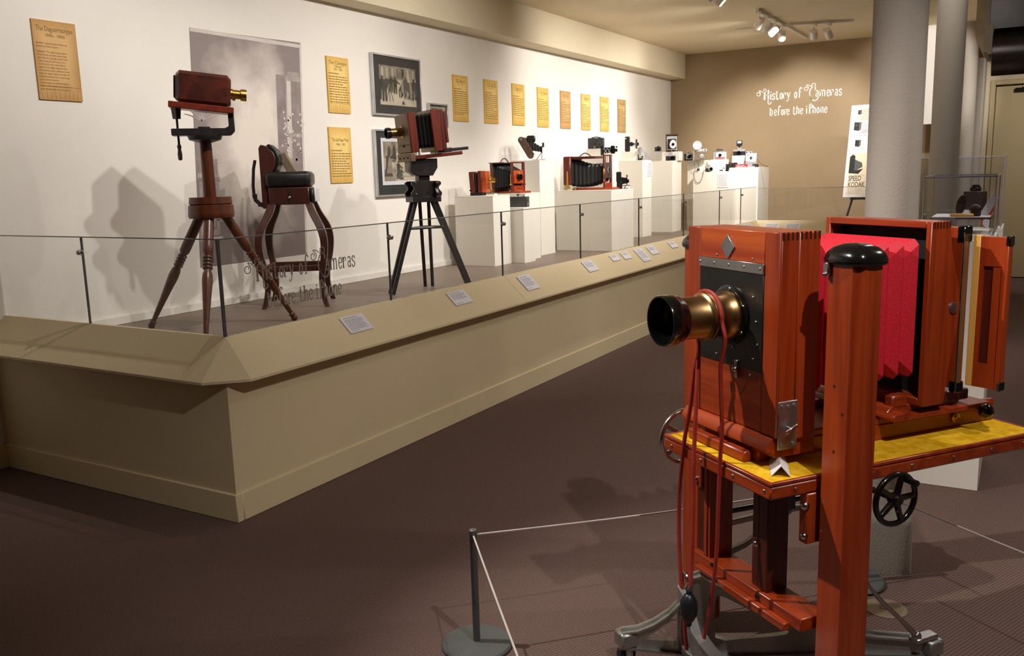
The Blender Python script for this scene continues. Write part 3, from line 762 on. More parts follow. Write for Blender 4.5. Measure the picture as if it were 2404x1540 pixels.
for k in range(46):
    u, v = rnd.gauss(.90 if k < 30 else 1.02, .035), rnd.uniform(.80, 1.12)
    mb.add([(x - 0.04 + 0.085 * v / BH, y, 0.0014) for x, y in el(u, v, .010, .010, 0, 360, 8)[:-1]], [tuple(range(8))], 0, FB)
mb.build('painted_blossom', ['bd_light'], bd, smooth=False)
mb = MB()          # left pedestal with moulded panel
for (a, b_, c, d, i) in ((.02, .19, .22, .60, 1), (.045, .165, .26, .56, 0), (.06, .15, .275, .545, 1), (.0, .21, .60, .63, 0), (.01, .20, .63, .66, 1), (.02, .19, .66, .76, 0), (.0, .22, .17, .22, 0), (.01, .21, .19, .205, 2)):
    BX(mb, a, b_, c, d, i, 0.0004 + 0.0001 * len(mb.f) / 6)
mb.build('painted_pedestal', ['bd_dark', 'bd_mid', 'bd_light'], bd, smooth=False)
mb = MB(); rnd = random.Random(9)
for (cx, cy, n_, L) in ((.08, 1.02, 11, .22), (.12, .70, 14, .14), (.22, .30, 12, .10)):
    for k in range(n_):
        a = R(20 + 140 * k / (n_ - 1)); l = L * rnd.uniform(.7, 1.1)
        mb.ribbon(cv((cx, cy), (cx + .5 * l * math.cos(a), cy + .6 * l * math.sin(a)), (cx + l * math.cos(a), cy + .85 * l * math.sin(a))), [.003, .004, .006, .007, .008, .008, .007, .006, .005, .003, .001], .0004, 0, FB)
mb.build('painted_palm', ['bd_mid'], bd, smooth=False)
mb = MB(); BX(mb, .0, BW - .02, .005, .30, 0); BX(mb, .02, .20, .02, 1.62, 0)
# framed engravings
def framed(y0, y1, z0, z1, label, matm, pic, paper=None, scene=0):
    t = thing('framed_engraving', label, 'framed picture', (XL, y0, z0), 0, 'framed engravings')
    w, h = y1 - y0, z1 - z0; f = 0.016; dp = 0.035
    fr = MB()
    fr.box(0.001, dp, 0, f, 0, h).box(0.001, dp, w - f, w, 0, h).box(0.001, dp, f, w - f, 0, f).box(0.001, dp, f, w - f, h - f, h)
    fr.build('frame', 'silver', t, bevel=0.002)
    MB().box(0.004, 0.02, f, w - f, f, h - f).build('mount', matm, t, smooth=False)
    a, b_, c, d = pic[0] - y0, pic[1] - y0, pic[2] - z0, pic[3] - z0
    FP = frame((0.0203, a, c), (0, 1, 0), (0, 0, 1), (1, 0, 0))
    if paper:
        MB().box(0.0201, 0.0209, paper[0] - y0, paper[1] - y0, paper[2] - z0, paper[3] - z0).build('paper_margin', 'paper' if scene == 1 else 'print_l', t, smooth=False)
        FP = frame((0.0210, a, c), (0, 1, 0), (0, 0, 1), (1, 0, 0))
    W, H = b_ - a, d - c
    MB(FP).box(0, W, 0, H, 0, 0.0006).build('print_sheet', 'print_l', t, smooth=False)
    mb = MB(FP); rnd = random.Random(scene * 7 + 2); lay = [0.0007]
    def blob(pts, mi):
        lay[0] += 0.00002
        pts = [(min(1, max(0, x)) * W, min(1, max(0, y)) * H, lay[0]) for x, y in pts]
        mb.add(pts, [tuple(range(len(pts)))], mi)
    def person(x, y, s, mi, lean=0.0, skirt=False):
        hx = x + lean * s
        blob([(hx + .05 * s * math.cos(k * .785), y + .93 * s + .065 * s * math.sin(k * .785)) for k in range(8)], mi)
        blob([(x - .1 * s, y + .45 * s), (x + .1 * s, y + .45 * s), (hx + .12 * s, y + .82 * s), (hx, y + .88 * s), (hx - .12 * s, y + .82 * s)], mi)
        if skirt:
            blob([(x - .2 * s, y), (x + .22 * s, y), (x + .1 * s, y + .48 * s), (x - .09 * s, y + .48 * s)], mi)
        else:
            blob([(x - .1 * s, y), (x - .03 * s, y), (x, y + .48 * s), (x - .1 * s, y + .48 * s)], mi); blob([(x + .03 * s, y), (x + .1 * s, y), (x + .1 * s, y + .48 * s), (x, y + .48 * s)], mi)
        blob([(hx + .08 * s, y + .8 * s), (hx + .3 * s, y + .62 * s), (hx + .28 * s, y + .56 * s), (hx + .06 * s, y + .68 * s)], mi)
    if scene == 0:
        blob([(0, .62), (1, .72), (1, 1), (0, 1)], 1)
        for k in range(7): blob([(.05 + k * .14, .70), (.11 + k * .14, .71), (.11 + k * .14, .95), (.05 + k * .14, .96)], 2 if k in (3, 4) else 0)
        for k in range(34): 
            u = rnd.uniform(0, 1); blob([(u, .64), (u + .006, .64), (u + .006, rnd.uniform(.75, 1)), (u, .98)], 1)
        for x, y, s, mi, l in ((.05, .12, .62, 2, .02), (.12, .08, .6, 2, .1), (.27, .3, .42, 1, 0), (.34, .32, .42, 1, .03), (.42, .3, .44, 2, 0), (.30, .34, .4, 2, 0), (.55, .22, .42, 2, .2), (.62, .3, .46, 1, .1), (.70, .26, .5, 2, 0), (.78, .2, .52, 2, -.1), (.86, .22, .5, 1, 0), (.94, .18, .56, 2, 0)): person(x, y, s, mi, l)
        blob([(.12, .56), (.30, .52), (.32, .58), (.24, .66), (.14, .66)], 2)
        for dx in (-.05, .0, .06): blob([(.25, .5), (.262, .5), (.26 + dx * 1.6, .1), (.248 + dx * 1.6, .1)], 2)
        for k in range(9): blob([(.55 + .05 * k + .03 * math.cos(j), .22 + .12 * rnd.random() + .09 * math.sin(j)) for j in range(6)], 1 + k % 2)
        blob([(.58, .04), (.66, .04), (.64, .12), (.61, .13)], 2)
    elif scene == 1:
        blob([(0, .58), (1, .62), (1, 1), (0, 1)], 1)
        for k in range(6): blob([(.12 + .15 * k, .52), (.21 + .15 * k, .52), (.21 + .15 * k, .82), (.165 + .15 * k, .92), (.12 + .15 * k, .82)], 2 if k < 3 else 0)
        blob([(.0, .0), (.32, .0), (.22, .2), (0, .3)], 1); blob([(.45, .5), (.98, .46), (.98, .53), (.5, .55)], 2)
        person(.12, .12, .62, 2, .03, True); person(.17, .2, .5, 1, .08, True); person(.42, .05, .46, 2, 0, True); person(.30, .03, .34, 1, 0, True); person(.50, .03, .30, 2, 0, True)
        person(.40, .5, .25, 0, 0); person(.86, .28, .34, 1, 0); person(.93, .26, .36, 1, 0)
        blob([(.16, .58), (.36, .56), (.38, .60), (.26, .68)], 2)
        for k in range(12): blob([(.5 + .03 * k, .1), (.52 + .03 * k, .1), (.56 + .03 * k, .13), (.5 + .03 * k, .12)], 1)
    else:
        blob([(0, .5), (1, .5), (1, 1), (0, 1)], 1); person(.3, .1, .7, 2, 0); person(.6, .1, .7, 2, 0)
    mb.build('engraved_figures', ['print_l', 'print_m', 'print_d'], t, smooth=False)
    MB().box(0.0235, 0.0255, f * .9, w - f * .9, f * .9, h - f * .9).build('glazing', 'glass', t, smooth=False)
    return t
framed(6.277, 6.995, 2.155, 2.690, 'upper large silver-framed engraving of a street crowd in a dark brown mount', 'mat_dark', (6.38, 6.922, 2.251, 2.596), None, 0)
framed(6.262, 6.945, 1.434, 2.031, 'lower silver-framed engraving with white margin in a green-black mount', 'mat_green', (6.383, 6.89, 1.572, 1.927), (6.354, 6.918, 1.538, 1.957), 1)
framed(7.111, 7.430, 2.074, 2.305, 'small silver-framed print mostly hidden behind the bellows camera', 'mat_green', (7.16, 7.385, 2.12, 2.262), (7.15, 7.395, 2.11, 2.272), 2)

# ================================================================== small white label cards on the rail
def rail_pt(y, s):          # s metres down the slope from the inner edge
    k = s / math.hypot(XO - XR, zt - zl)
    return Vector((XR + (XO - XR) * k, y, zt + (zl - zt) * k))
sl = Vector((XO - XR, 0, zl - zt)).normalized()
def rail_card(y, s, w, h, lines, label, rot=0.0):
    nrm = Vector((0, 1, 0)).cross(-sl); 
    ex = Vector((0, 1, 0)); ey = -sl
    o = rail_pt(y, s)
    t = thing('label_card', label, 'label card', o, 0, 'label cards on the reading rail')
    nz_ = ex.cross(ey)
    X = frame((0, 0, 0), ex, ey, nz_) @ RZ(rot)
    MB(X).box(-w / 2, w / 2, -h / 2, h / 2, 0.004, 0.008).build('card', 'paper', t, smooth=False)
    MB(X).box(-w / 2 + .03, w / 2 - .03, -h / 2 + .02, h / 2 - .02, 0.0002, 0.004).build('foam_mount', 'paper', t, smooth=False)
    mb = MB(X @ T(-w / 2 + w * .1, h / 2 - h * .1, 0.0081))
    mb.box(0, w * .62, -h * .03, 0, 0, 0.0004)
    print_lines(mb, w * .8, h * .07 * lines, lines, 0, 0.0004, T(0, -h * .1, 0), 0.3, 0.4, int(y * 10))
    mb.box(0, w * .35, -h * .8, -h * .78, 0, 0.0004)
    mb.build('printed_text', 'paleink', t, smooth=False)
    return t
def card_px(pts, lines, label):
    # corners photographed -> centre, width, height on the rail plane
    n = Vector((0, 1, 0)).cross(-sl).normalized()
    P0 = rail_pt(5, 0.1); out = []
    for px, py in pts:
        d_ = ray(px, py); out.append(EYE + d_ * ((P0 - EYE).dot(n) / d_.dot(n)))
    c = sum(out, Vector()) / 4
    w_ = ((out[1] - out[0]).length + (out[2] - out[3]).length) / 2
    h_ = ((out[3] - out[0]).length + (out[2] - out[1]).length) / 2
    s = (c - rail_pt(c.y, 0)).dot(sl)
    return rail_card(c.y, s, w_, h_, lines, label)
card_px([(795, 749.5), (847.5, 736), (874.8, 772), (823.7, 785.5)], 9, 'white label card nearest the platform corner')
card_px([(1046, 690), (1089.4, 680.6), (1106.5, 709.6), (1069.5, 719.2)], 6, 'white label card below the black studio tripod')
card_px([(1210.3, 651.8), (1239, 644.7), (1267, 676.6), (1240, 683)], 8, 'white label card just past the rail seam')
card_px([(1362.6, 616.4), (1385.7, 611), (1405, 634.3), (1384, 639.5)], 6, 'white label card in front of the wide camera pedestal')
card_px([(1427.5, 601.5), (1443.5, 598), (1457.5, 610), (1440, 614.3)], 4, 'first small label card of the group of five')
card_px([(1454, 595), (1469, 591), (1485, 606), (1467, 610)], 4, 'second small label card of the group of five')
card_px([(1486, 587.5), (1505, 583.5), (1528, 611), (1511, 615.5)], 8, 'longest label card in the middle of the group of five')
card_px([(1514.5, 580.5), (1532, 577), (1546, 595), (1531, 599)], 5, 'label card right of the longest one on the rail')
card_px([(1565.5, 570), (1582, 567.5), (1591.5, 580), (1578, 583.5)], 4, 'last label card before the red-brown camera hides the rail')
for x, nm in ((-3.0, 'label card at the left of the end rail'), (-2.72, 'second label card on the end rail')):
    t = thing('label_card', nm, 'label card', (x, (YK + YKO) / 2, (zt + zl) / 2), 0, 'label cards on the reading rail')
    e2 = Vector((0, YK - YKO, zt - zl)).normalized(); e1 = Vector((1, 0, 0)); e3 = e1.cross(e2)
    X = frame((0, 0, 0), e1, e2, e3)
    MB(X).box(-.1, .1, -.075, .075, 0.001, 0.006).build('card', 'paper', t, smooth=False)
    print_lines(MB(X), .16, .11, 6, 0, 0.0004, T(-.08, .06, .006)).build('printed_text', 'paleink', t, smooth=False)
t = thing('label_card', 'striped label card lying at the inner corner of the two rails', 'label card', rail_pt(11.75, 0.1), 0, 'label cards on the reading rail')
X = frame((0, 0, 0), (0, 1, 0), -sl, Vector((0, 1, 0)).cross(-sl))
MB(X).box(-.19, .19, -.07, .07, 0.001, 0.006).build('card', 'paper', t, smooth=False)
print_lines(MB(X), .34, .11, 6, 0, 0.0004, T(-.17, .06, .006)).build('printed_text', 'paleink', t, smooth=False)

# ================================================================== camera on the turned tripod
t = thing('tripod_camera', 'rosewood box camera with brass lens on a turned three-legged wooden stand', 'camera', (-4.2, 3.66, ZP))
ctr = Vector((-4.2, 3.66, 0))
hubz = 0.70
MB().lathe([(0.085, 0.775), (0.088, 0.80), (0.082, 0.806), (0.120, 0.808), (0.124, 0.770), (0.118, 0.765), (0.128, 0.76), (0.132, 0.715), (0.134, 0.70), (0.128, 0.685), (0.02, 0.68)][::-1], 32).build('hub', 'turned', t)
MB().cyl((0, 0, 0.79), (0, 0, 1.15), 0.037, 0.034, 20).build('column', 'turned', t)
MB().lathe([(0.04, 1.125), (0.09, 1.14), (0.098, 1.16), (0.098, 1.168), (0.03, 1.17)], 24).build('head_plate', 'ebony', t)
def turned_leg(foot):
    top = Vector((foot.x - ctr.x, foot.y - ctr.y, 0)).normalized() * 0.085 + Vector((0, 0, 0.69))
    f = Vector((foot.x - ctr.x, foot.y - ctr.y, 0.012))
    dd = top - f; q = dd.to_track_quat('Z', 'Y').to_matrix().to_4x4(); L = dd.length
    pr = [(0.001, -.012), (0.012, -.01), (0.02, 0.0), (0.022, .012), (0.016, .025), (0.021, .034), (0.021, .042), (0.014, .05), (0.016, .10), (0.02, .2), (0.026, .30), (0.031, .38), (0.028, .42), (0.02, .445)]
    for k in range(4):
        z = .45 + .022 * k; pr += [(0.019, z), (0.028, z + .006), (0.028, z + .013), (0.019, z + .019)]
    pr += [(0.022, .545), (0.03, .56), (0.031, .60), (0.029, L)]
    return MB(Matrix.Translation(f) @ q).lathe(pr, 16).build('leg', 'turned', t)
fl = [onz(355, 771, ZP), onz(693, 752, ZP)]
for f in fl + [Vector((-3.90, 3.28, ZP))]: turned_leg(f)
# folded spare board behind the column seen under the hub
MB(RZ(20)).box(0.0, 0.014, -0.10, -0.04, 0.42, 0.70, ch=0.005).build('hanging_strut', 'turned', t)
# yoke and camera, turned to point along the wall with lens tilted down
az = 47.0
Y_ = RZ(az) @ Matrix.Diagonal((0.84, 1, 1, 1))
yk = MB(Y_)
yk.prism([(-.215, 1.165), (.175, 1.165), (.205, 1.19), (.205, 1.285), (.165, 1.285), (.165, 1.215), (.14, 1.205), (-.215, 1.205)], 'y', -.06, .06)
yk.box(-.04, .04, -.05, .05, 1.2, 1.215)
yk.build('tilting_yoke', 'ebony', t, bevel=0.004)
sc_ = MB(Y_ @ T(-.175, 0, 0)); sc_.lathe([(0.026, 1.262), (0.034, 1.335)], 4).cyl((0, 0, 1.04), (0, 0, 1.27), 0.008).lathe([(0.006, 1.025), (0.014, 1.03), (0.016, 1.06), (0.011, 1.09), (0.015, 1.10), (0.012, 1.115)], 10)
sc_.build('tilt_screw', 'ebony', t)
C_ = Y_ @ T(.19, 0, 1.285) @ RY(5.5) @ T(-.19, 0, 0)
MB(C_).box(-.22, .205, -.085, .085, 0.0, 0.036, ch=0.004).build('base_board', 'mahoganyx', t)
def octo(w, z0, z1, c):
    return [(-w + c, z0), (w - c, z0), (w, z0 + c), (w, z1 - c), (w - c, z1), (-w + c, z1), (-w, z1 - c), (-w, z0 + c)]
def oring(x, w, z0, z1, c): return [(x, p[0], p[1]) for p in octo(w, z0, z1, c)]
MB(C_).loft([oring(-.175, .062, .05, .195, .02), oring(-.15, .08, .037, .215, .018), oring(.16, .08, .037, .215, .018), oring(.185, .062, .05, .195, .02)]).build('camera_box', 'rosewood', t, smooth=False)
MB(C_).box(-.188, -.173, -.05, .05, .06, .185, ch=.003).build('plate_holder', 'blackmatte', t)
MB(C_ @ T(.185, 0, .118) @ RY(90)).lathe([(0.030, 0), (0.030, .012), (0.026, .014), (0.026, .06), (0.031, .064), (0.034, .066), (0.034, .105), (0.031, .105), (0.028, .07), (0.001, .07)], 24).build('brass_lens', 'brightbrass', t)
MB(C_ @ T(.205, -.032, .09) @ RX(90)).lathe([(0.004, -.004), (0.004, 0.004), (0.013, .005), (0.013, .012)], 14).build('focus_knob', 'brightbrass', t)

# ================================================================== posing chair
ch_ = thing('posing_chair', 'tall antique posing chair with black padded seat and curved splayed wooden legs', 'chair', (-4.56, 4.72, ZP), math.degrees(math.atan2(.585, .81)))
# local +x = front (image right), -y towards the viewer
def leg_curve(sx, sy):
    prof = [(0.128, .735), (0.155, .66), (0.205, .56), (0.225, .47), (0.218, .36), (0.195, .24), (0.19, .14), (0.205, .05), (0.222, 0.0)]
    wid = [(.052, .05), (.056, .05), (.056, .048), (.05, .046), (.046, .042), (.042, .038), (.038, .036), (.036, .034), (.034, .032)]
    rings = []
    for (d_, z), (a, b_) in zip(prof, wid):
        cx, cy = sx * d_, sy * (d_ * 0.95); rings.append([(cx - a / 2, cy - b_ / 2, z), (cx + a / 2, cy - b_ / 2, z), (cx + a / 2, cy + b_ / 2, z), (cx - a / 2, cy + b_ / 2, z)])
    # subdivide for smooth sweep
    out = []
    for k in range(4):
        pass
    fine = [catmull([r[k] for r in rings], 4) for k in range(4)]
    rr = [[tuple(fine[k][i]) for k in range(4)] for i in range(len(fine[0]))]
    return MB().loft(rr).build('leg', 'chairwood', ch_, bevel=0.003)
for sx in (-1, 1):
    for sy in (-1, 1): leg_curve(sx, sy)
for sy in (-1, 1): MB().box(-.2, .2, sy * .175 - .012, sy * .175 + .012, .255, .295, ch=.004).build('stretcher', 'chairwood', ch_)
for sx in (-1, 1): MB().box(sx * .19 - .012, sx * .19 + .012, -.18, .18, .265, .30, ch=.004).build('stretcher', 'chairwood', ch_)
MB().box(-.145, .135, -.15, .15, .725, .845, ch=.006).build('seat_box', 'chairwood', ch_)
MB().box(-.006, .006, -.154, -.148, .735, .835).build('box_slot', 'blackmatte', ch_)
MB(T(0, -.158, .775)).ball((0, 0, 0), 0.011).build('box_knob', 'chrome', ch_)
MB().box(.135, .165, -.13, .13, .735, .835, ch=.012).build('front_pad', 'black', ch_)
MB().box(.166, .176, -.12, .12, .74, .835, ch=.004).build('front_fringe', 'paper', ch_)
MB().box(-.165, .148, -.155, .155, .845, .955, ch=.022).build('seat_cushion', 'black', ch_, bevel=0.006)
bk = catmull([(-.185, .72, 0), (-.19, .86, 0), (-.178, .98, 0), (-.16, 1.10, 0)], 3)
MB().prism([(-.20, .70), (-.20, 1.12), (-.185, 1.145), (-.15, 1.135), (-.10, 1.09), (-.085, 1.05), (-.09, 1.0), (-.115, .955), (-.145, .92), (-.155, .845), (-.155, .70)], 'y', -.10, .10).build('back_board', 'chairwood', ch_, bevel=0.005)
pad = [(-.148, 1.136), (-.10, 1.092), (-.083, 1.05), (-.088, 1.0), (-.113, .952), (-.10, .945), (-.07, 1.0), (-.062, 1.05), (-.08, 1.105), (-.13, 1.15)]
MB().prism(pad, 'y', -.095, .095).build('back_pad', 'black', ch_, bevel=0.005)
MB().tube([(p[0], 0, p[1]) for p in [(-.26, .80), (-.262, .86), (-.25, .98), (-.235, 1.04)]], .012, 6, 0, T(0, -.06, 0)).tube([(-.26, -.06, .80), (-.25, -.06, .76), (-.22, -.06, .73), (-.195, -.06, .72)], .016, 6).build('rear_brace', 'ebony', ch_)
MB().box(-.27, -.24, -.075, -.045, .775, .805, ch=.004).box(-.235, -.19, -.08, -.04, .715, .745, ch=.004).build('brace_clamp', 'ebony', ch_)
MB(T(.0, .09, .955) @ RY(-28)).box(-.03, .028, -.05, .05, -.02, .145, ch=.004).build('arm_post', 'olive', ch_)

# ================================================================== studio bellows camera on black tripod
def bellows(mb, y0, y1, a, b_, n, depth, mi=0, X=None):
    """pleated tube along local x from section a=(half w, z0, z1) to b"""
    rings = []
    for i in range(2 * n + 1):
        k = i / (2 * n); ins = depth if i % 2 else 0
        w_ = a[0] + (b_[0] - a[0]) * k - ins; z0 = a[1] + (b_[1] - a[1]) * k + ins; z1 = a[2] + (b_[2] - a[2]) * k - ins
        x = y0 + (y1 - y0) * k
        c = 0.12 * w_
        rings.append([(x, -w_ + c, z0), (x, w_ - c, z0), (x, w_, z0 + c), (x, w_, z1 - c), (x, w_ - c, z1), (x, -w_ + c, z1), (x, -w_, z1 - c), (x, -w_, z0 + c)])
    return mb.loft(rings, mi, X)
sx_, sy_ = -4.05, 5.61
sc3 = thing('bellows_camera', 'reddish wooden bellows camera with brass lens on a tall black wooden tripod', 'camera', (sx_, sy_, ZP))
def plank_leg(fx, fy, nm='leg'):
    dx, dy_ = fx - sx_, fy - sy_; L = math.hypot(dx, dy_); ux, uy = dx / L, dy_ / L
    px_, py_ = -uy, ux
    for k in (-1, 1):
        a = Vector((ux * .07 + px_ * .035 * k, uy * .07 + py_ * .035 * k, .745)); b2 = Vector((dx + px_ * .03 * k, dy_ + py_ * .03 * k, 0.004))
        q = (a - b2).to_track_quat('Z', 'X').to_matrix().to_4x4()
        LL = (a - b2).length
        yaw_ = math.atan2(uy, ux)
        MB(Matrix.Translation(b2) @ q).box(-.013, .013, -.013, .013, 0, LL, ch=.003).build(nm, 'ebony', sc3)
    return
for f in ((-4.196, 5.339), (-3.86, 5.93), (-4.22, 5.87)): plank_leg(*f)
# spreader bars between the legs
ft = [Vector((-4.196 - sx_, 5.339 - sy_, 0)), Vector((-3.86 - sx_, 5.93 - sy_, 0)), Vector((-4.22 - sx_, 5.87 - sy_, 0))]
sp = MB()
for i in range(3):
    a = ft[i] * .42 + Vector((0, 0, .50)); b2 = ft[(i + 1) % 3] * .42 + Vector((0, 0, .50)); sp.cyl(a, b2, .012, n=6)
sp.build('leg_spreader', 'ebony', sc3)
lv = Vector((-.554, -.832, 0)); aim = math.degrees(math.atan2(-.832, -.554))
H_ = RZ(aim)
MB(H_).prism([(-.115, .70), (.115, .70), (.115, .745), (-.115, .745)], 'y', -.09, .09).build('tripod_head', 'ebony', sc3, bevel=0.004)
br = MB(H_)
brp = [(-.12, .745), (.12, .745), (.125, .77), (.10, .80), (.10, .815), (.12, .835), (.12, .85), (.10, .86), (-.10, .86), (-.12, .85), (-.12, .835), (-.10, .815), (-.10, .80), (-.125, .77)]
br.prism(brp, 'y', -.085, -.06).prism(brp, 'y', .06, .085).prism(brp, 'x', -.085, -.06)
br.build('head_bracket', 'ebony', sc3, bevel=0.002)
bt = MB(H_)
for x in (-.09, .09):
    for z in (.765, .85): bt.ball((x, -.087, z), .006); bt.ball((x, .087, z), .006)
bt.build('head_bolt', 'dull', sc3)
MB(H_).box(-.045, .045, -.045, .045, .70, .92, ch=.006).build('elevating_post', 'ebony', sc3)
MB(H_).prism([(-.06, .90), (.06, .90), (.115, .935), (.115, 1.03), (-.10, 1.03), (-.10, .96)], 'y', -.075, .075).build('tilt_block', 'ebony', sc3, bevel=0.003)
K_ = H_ @ T(0, 0, 1.03) @ RY(5)
MB(K_).box(-.30, .10, -.115, .115, 0.0, 0.028, ch=.005).build('bed_board', 'mahoganyx', sc3)
MB(K_).box(-.36, -.14, -.10, .10, .032, .056, ch=.004).build('rear_extension', 'ebony', sc3)
MB(K_).box(.10, .142, -.145, .145, -.012, .05, ch=.004).build('front_apron', 'faded', sc3)
for y in (-.09, 0, .09): MB(K_ @ T(.143, y, .018) @ RY(90)).lathe([(.006, 0), (.006, .004), (.001, .006)], 10).build('apron_screw', 'blackmatte', sc3)
MB(K_).box(.062, .122, -.145, .145, .052, .345, ch=.004).build('front_standard', 'mahogany', sc3)
MB(K_).box(.122, .130, -.14, .14, .056, .34, ch=.003).build('lens_board', 'faded', sc3)
MB(K_).box(.1305, .1325, -.12, .12, .112, .116).lathe([(.001, 0), (.012, .001), (.012, .004)], 10, 0, T(.131, 0, .108) @ RY(90)).build('board_catch', 'blackmatte', sc3)
MB(K_ @ T(.130, 0, .215) @ RY(90)).lathe([(.046, 0), (.046, .006), (.034, .008), (.032, .085), (.036, .088), (.036, .095), (.04, .096)], 24).build('brass_lens', 'brass', sc3)
MB(K_ @ T(.130, 0, .215) @ RY(90)).lathe([(.037, .095), (.041, .097), (.043, .128), (.037, .13), (.034, .10), (.001, .098)], 24).build('lens_hood', 'blackgloss', sc3)
bellows(MB(K_), .062, -.062, (.132, .08, .33), (.134, .075, .335), 4, .016).build('bellows', 'bellows', sc3, smooth=False)
MB(K_).box(-.13, -.06, -.15, .15, .045, .355, ch=.004).build('rear_standard', 'mahogany', sc3)
MB(K_).box(-.165, -.132, -.14, .14, .05, .348, ch=.004).build('ground_glass_frame', 'darkcherry', sc3)
MB(K_).box(-.19, -.167, -.135, .135, .10, .335, ch=.004).build('plate_holder', 'mahogany', sc3)
for z in (.17, .32): MB(K_).box(-.184, -.174, -.143, -.134, z - .016, z + .016, ch=.001).build('hinge', 'dull', sc3)
MB(K_).box(-.225, -.11, -.09, .09, .03, .062, ch=.004).build('rear_carriage', 'mahoganyx', sc3)

# ================================================================== white pedestals
def pedestal(x0, x1, y0, y1, z, label, z0=ZP):
    t = thing('pedestal', label, 'pedestal', ((x0 + x1) / 2, (y0 + y1) / 2, z0), 0, 'white display pedestals')
    a, b_, h = (x1 - x0) / 2, (y1 - y0) / 2, z - z0
    MB().box(-a, a, -b_, b_, 0, h - .0125).build('plinth_body', 'white', t, bevel=0.002)
    MB().box(-a, a, -b_, b_, h - .012, h).build('top_panel', 'white', t, bevel=0.002)
    return z
pedestal(-4.94, -4.49, 7.371, 7.70, 1.403, 'white pedestal nearest the black tripod, holding the small brown lens box')
pedestal(-4.72, -4.36, 7.741, 7.975, 1.272, 'narrow white pedestal in front, holding the black box camera')
pedestal(-4.98, -4.47, 7.98, 8.30, 1.408, 'white pedestal holding the red camera with leather handle')
pedestal(-4.96, -4.585, 8.52, 8.86, 1.750, 'tall white pedestal holding the tilted brown folding camera')
pedestal(-4.74, -4.035, 9.19, 9.84, 1.400, 'wide white pedestal holding the largest black bellows camera')
pedestal(-4.90, -4.40, 9.95, 10.25, 1.80, 'tall white pedestal hidden behind the largest bellows camera')
pedestal(-4.87, -4.49, 11.27, 11.60, 1.745, 'tall white pedestal with a narrow notice on its side')
pedestal(-4.76, -4.43, 12.27, 12.66, 1.738, 'tall white pedestal behind the noticed one, holding a silver single-lens camera')
pedestal(-4.23, -3.665, 12.60, 12.83, 1.562, 'white pedestal with the larger paper notice, lower of the corner pair')
pedestal(-3.86, -3.345, 12.84, 13.45, 1.612, 'rightmost white pedestal at the corner of the platform')
pedestal(-4.40, -4.10, 12.84, 13.1, 1.735, 'white pedestal holding the brown flash camera, between two others')
def riser(x0, x1, y0, y1, z0, z1, label):
    t = thing('riser_block', label, 'riser', ((x0 + x1) / 2, (y0 + y1) / 2, z0), 0, 'small white riser blocks')
    a, b_ = (x1 - x0) / 2, (y1 - y0) / 2
    MB().box(-a, a, -b_, b_, 0, z1 - z0).build('block', 'white', t, bevel=0.002)
# notices
def notice(M0, w_, h_, n, label):
    t = thing('paper_notice', label, 'notice', M0.to_translation(), 0)
    X = M0.copy(); X.translation = (0, 0, 0)
    MB(X).box(-w_ / 2, w_ / 2, -h_ / 2, h_ / 2, 0.0005, 0.006).build('sheet', 'paper', t, smooth=False)
    print_lines(MB(X), w_ * .8, h_ * .86, n, 0, 0.0005, T(-w_ * .4, h_ * .43, .006), .2, .3, 3).build('printed_text', 'paleink', t, smooth=False)
a = onx(1525, 397, -4.49)
notice(frame((-4.49, a.y, a.z), (0, 1, 0), (0, 0, 1), (1, 0, 0)), .19, .19, 9, 'narrow white notice on the side of a tall pedestal')
a = ony(1698, 423, 12.60)
notice(frame((a.x, 12.60, a.z), (1, 0, 0), (0, 0, 1), (0, -1, 0)), .165, .205, 10, 'square white notice on the front of the corner pedestal')

# ================================================================== cameras on the pedestals (local +x = where the lens points, -y = viewer side)
def lens(mb, x, z, r, L, mi=0, y=0.0, hollow=True):
    pr = [(r, 0), (r, L * .35), (r * .86, L * .4), (r * .86, L * .8), (r * .95, L * .82), (r * .95, L), (r * .75, L), (r * .6, L * .7), (.0005, L * .68)]
    return mb.lathe(pr, 18, mi, T(x, y, z) @ RY(90))
def cam(name, label, x, y, z, rz, group=None):
    return thing(name, label, 'camera', (x, y, z), rz, group or 'antique cameras on the pedestals')

# A: small sliding-box camera
a = cam('sliding_box_camera', 'small brown two-part box camera with brass lens on a black base', -4.735, 7.53, 1.403, 14)
MB().box(-.085, .045, -.06, .06, 0, .03, ch=.003).build('base', 'blackmatte', a)
MB().box(-.09, -.06, -.07, .07, .045, .06, ch=.003).build('rear_ledge', 'blackmatte', a)
MB(RY(-4)).box(-.078, -.028, -.065, .065, .03, .24, ch=.003).build('rear_box', 'mahogany', a)
bellows(MB(), -.03, .0, (.055, .035, .232), (.055, .035, .232), 1, .012).build('bellows', 'bellows', a, smooth=False)
MB().box(.0, .04, -.065, .065, .03, .243, ch=.003).build('front_box', 'mahogany', a)
MB().box(.04, .088, -.06, .06, .03, .24, ch=.003).build('lens_panel', 'figured', a)
lens(MB(), .088, .148, .026, .075).build('brass_lens', 'brightbrass', a)
MB().box(.0885, .0905, -.05, .05, .068, .073).build('panel_groove', 'blackmatte', a)

